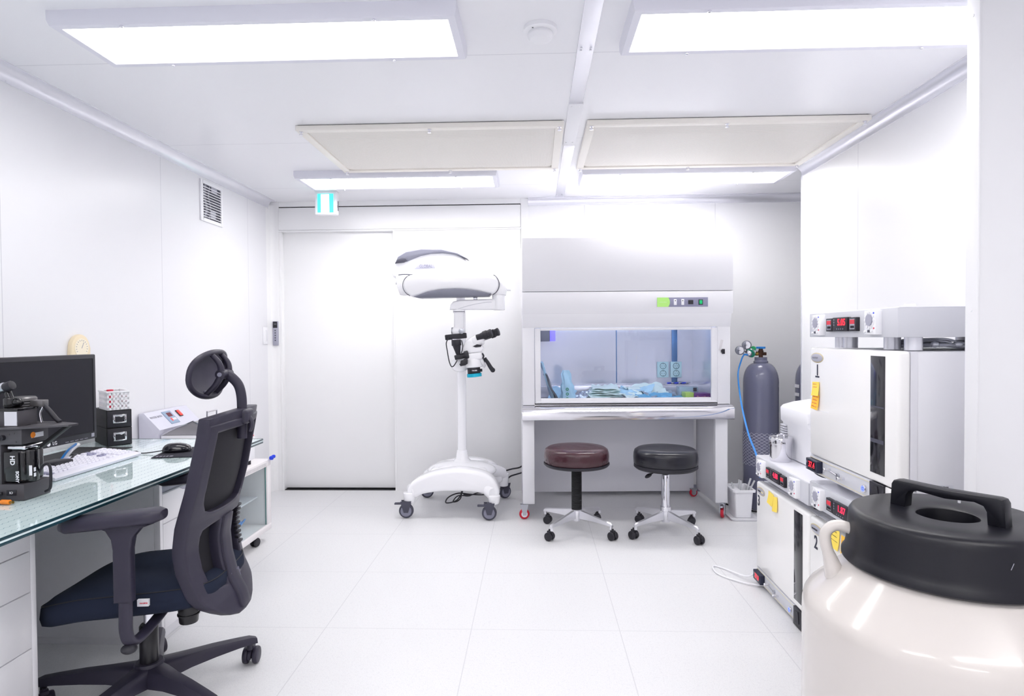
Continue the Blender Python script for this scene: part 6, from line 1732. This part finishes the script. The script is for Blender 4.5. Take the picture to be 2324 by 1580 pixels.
# ridged height rack on the far side bar
mb = MB()
for k in range(9):
    q = backP(0.155, 0.47 + k * 0.016, 0.036)
    mb.box(q.x - 0.010, q.x + 0.004, q.y - 0.016, q.y + 0.016, q.z, q.z + 0.009, 0.002)
build('height_rack', mb, black_pl, t)
# post with socket, hooks and headrest
pc = backP(0, 0.935)
mb = MB().box(pc.x - 0.008, pc.x + 0.046, HY - 0.036, HY + 0.036, 0.912, 0.960, 0.012, 3)
build('post_socket', mb, chair_pl, t, 50)
mb = MB().tube([(pc.x + 0.016, HY, 0.862), (pc.x + 0.017, HY, 0.90), (pc.x + 0.018, HY, 0.96), (pc.x + 0.016, HY, 1.005), (pc.x + 0.006, HY, 1.040), (pc.x - 0.018, HY, 1.066), (pc.x - 0.040, HY, 1.076)], 0.013, n=14, flat=(0.011, 0.016))
build('headrest_post', mb, chair_pl, t, 60)
build('hanger_hook', MB().tube([(pc.x + 0.040, HY, 0.935), (pc.x + 0.048, HY, 0.918), (pc.x + 0.048, HY, 0.900), (pc.x + 0.042, HY, 0.886)], 0.008, n=12, flat=(0.006, 0.012)), chair_pl, t, 60)
hc = Vector((pc.x - 0.070, HY, 1.074))
tl = math.radians(8)
hM = Matrix.Translation(hc) @ Matrix.Rotation(tl, 4, 'Y')
def hr_pt(a, r):
    """a point on the headrest shell at polar angle a and radius fraction r"""
    ca, sa = math.cos(a), math.sin(a)
    y = 0.130 * math.copysign(abs(ca) ** 0.85, ca)
    z = 0.073 * math.copysign(abs(sa) ** 0.85, sa)
    return hM @ Vector((-0.052 * (1 - r ** 2) - 0.022 * (abs(ca) * r) ** 2, y * r, z * r))
rim = [hr_pt(2 * PI * i / 48, 1.0) for i in range(48)]
build('headrest_rim', MB().tube(rim, 0.009, n=12, closed=True, smooth=False), chair_pl, t, 60)
bm = bmesh.new()
rs = []
for r in (0.02, 0.2, 0.4, 0.6, 0.75, 0.88, 0.99):
    rs.append([hr_pt(2 * PI * i / 48, r) for i in range(48)])
back = [[p + Vector((-0.004, 0, 0)) for p in q] for q in reversed(rs)]
bm.free()
build('headrest_shell', MB().loft(rs + back), mat('headrest_mesh', (86, 84, 100), 0.6, bump=(900, 0.4, 0.001)), t, 60)
pv = Vector((pc.x - 0.036, HY, 1.074))
for s in (-1, 1):
    top = hr_pt(math.radians(90 - s * 14), 0.97); bot = hr_pt(math.radians(270 + s * 14), 0.97)
    o = pv + Vector((0, s * 0.030, 0))
    build('headrest_bracket', MB().tube([top, top.lerp(o, 0.5) + Vector((0.012, 0, 0)), o, bot.lerp(o, 0.5) + Vector((0.008, 0, 0)), bot], lambda u: 0.0075 + 0.004 * (1 - abs(u - 0.5) * 2), n=12), chair_pl, t, 60)
build('headrest_pivot', MB().cyl(pv + Vector((0, -0.040, 0)), pv + Vector((0, 0.040, 0)), 0.016, n=24, b=0.003), chair_pl, t)
build('pivot_bolt', MB().cyl(pv + Vector((0, -0.043, 0)), pv + Vector((0, -0.039, 0)), 0.007, n=16), wheel_grey, t)
mb = MB()
for (a, r) in ((2.2, 0.8), (4.6, 0.82)):
    p = hr_pt(a, r)
    mb.ell(p + Vector((0.004, 0, 0)), (0.006, 0.005, 0.005), n=10)
build('rim_screw', mb, wheel_grey, t)
# armrests
for s in (-1, 1):
    ya = HY + s * 0.272
    px = -1.192
    zA = 0.680
    rings = []
    for k in range(13):
        u = k / 12
        x = -1.358 + 0.276 * u
        e = math.sin(PI * min(1, max(0, min(u, 1 - u) * 9)) / 2) ** 0.5 if 0 < u < 1 else 0.4
        w = 0.044 * (0.25 + 0.75 * e); h = 0.0205 * (0.45 + 0.55 * e)
        zc = zA - 0.014 + 0.026 * u
        rings.append([Vector((x, ya + w * math.copysign(abs(math.cos(a)) ** 0.7, math.cos(a)), zc + h * math.copysign(abs(math.sin(a)) ** 0.7, math.sin(a)))) for a in [2 * PI * i / 20 for i in range(20)]])
    pad = build('arm_pad', MB().loft(rings), chair_pl, t, 60)
    fl = [(px - 0.075, zA - 0.018), (px - 0.045, zA - 0.030), (px - 0.030, zA - 0.055), (px - 0.026, zA - 0.085), (px - 0.026, 0.445), (px + 0.022, 0.445), (px + 0.022, zA - 0.085), (px + 0.028, zA - 0.050), (px + 0.050, zA - 0.024), (px + 0.085, zA - 0.012)]
    build('arm_post', MB().prism(fl, ya - 0.016, ya + 0.016, 'xz', 0.006, 3), chair_pl, t, 50)
    yi = HY + s * 0.10
    build('arm_bracket', MB().tube([(px, ya, 0.50), (px, ya, 0.42), (px, ya, 0.36), (px + 0.004, ya - s * 0.012, 0.325), (px + 0.010, ya - s * 0.05, 0.316), (px + 0.016, ya - s * 0.12, 0.330), (px + 0.02, yi, 0.345)], 0.016, n=14, flat=(0.013, 0.019)), chair_pl, t, 60)
    build('arm_knob', MB().ell((px + 0.004, ya - s * 0.006, 0.306), (0.022, 0.020, 0.014)), black_pl, t)
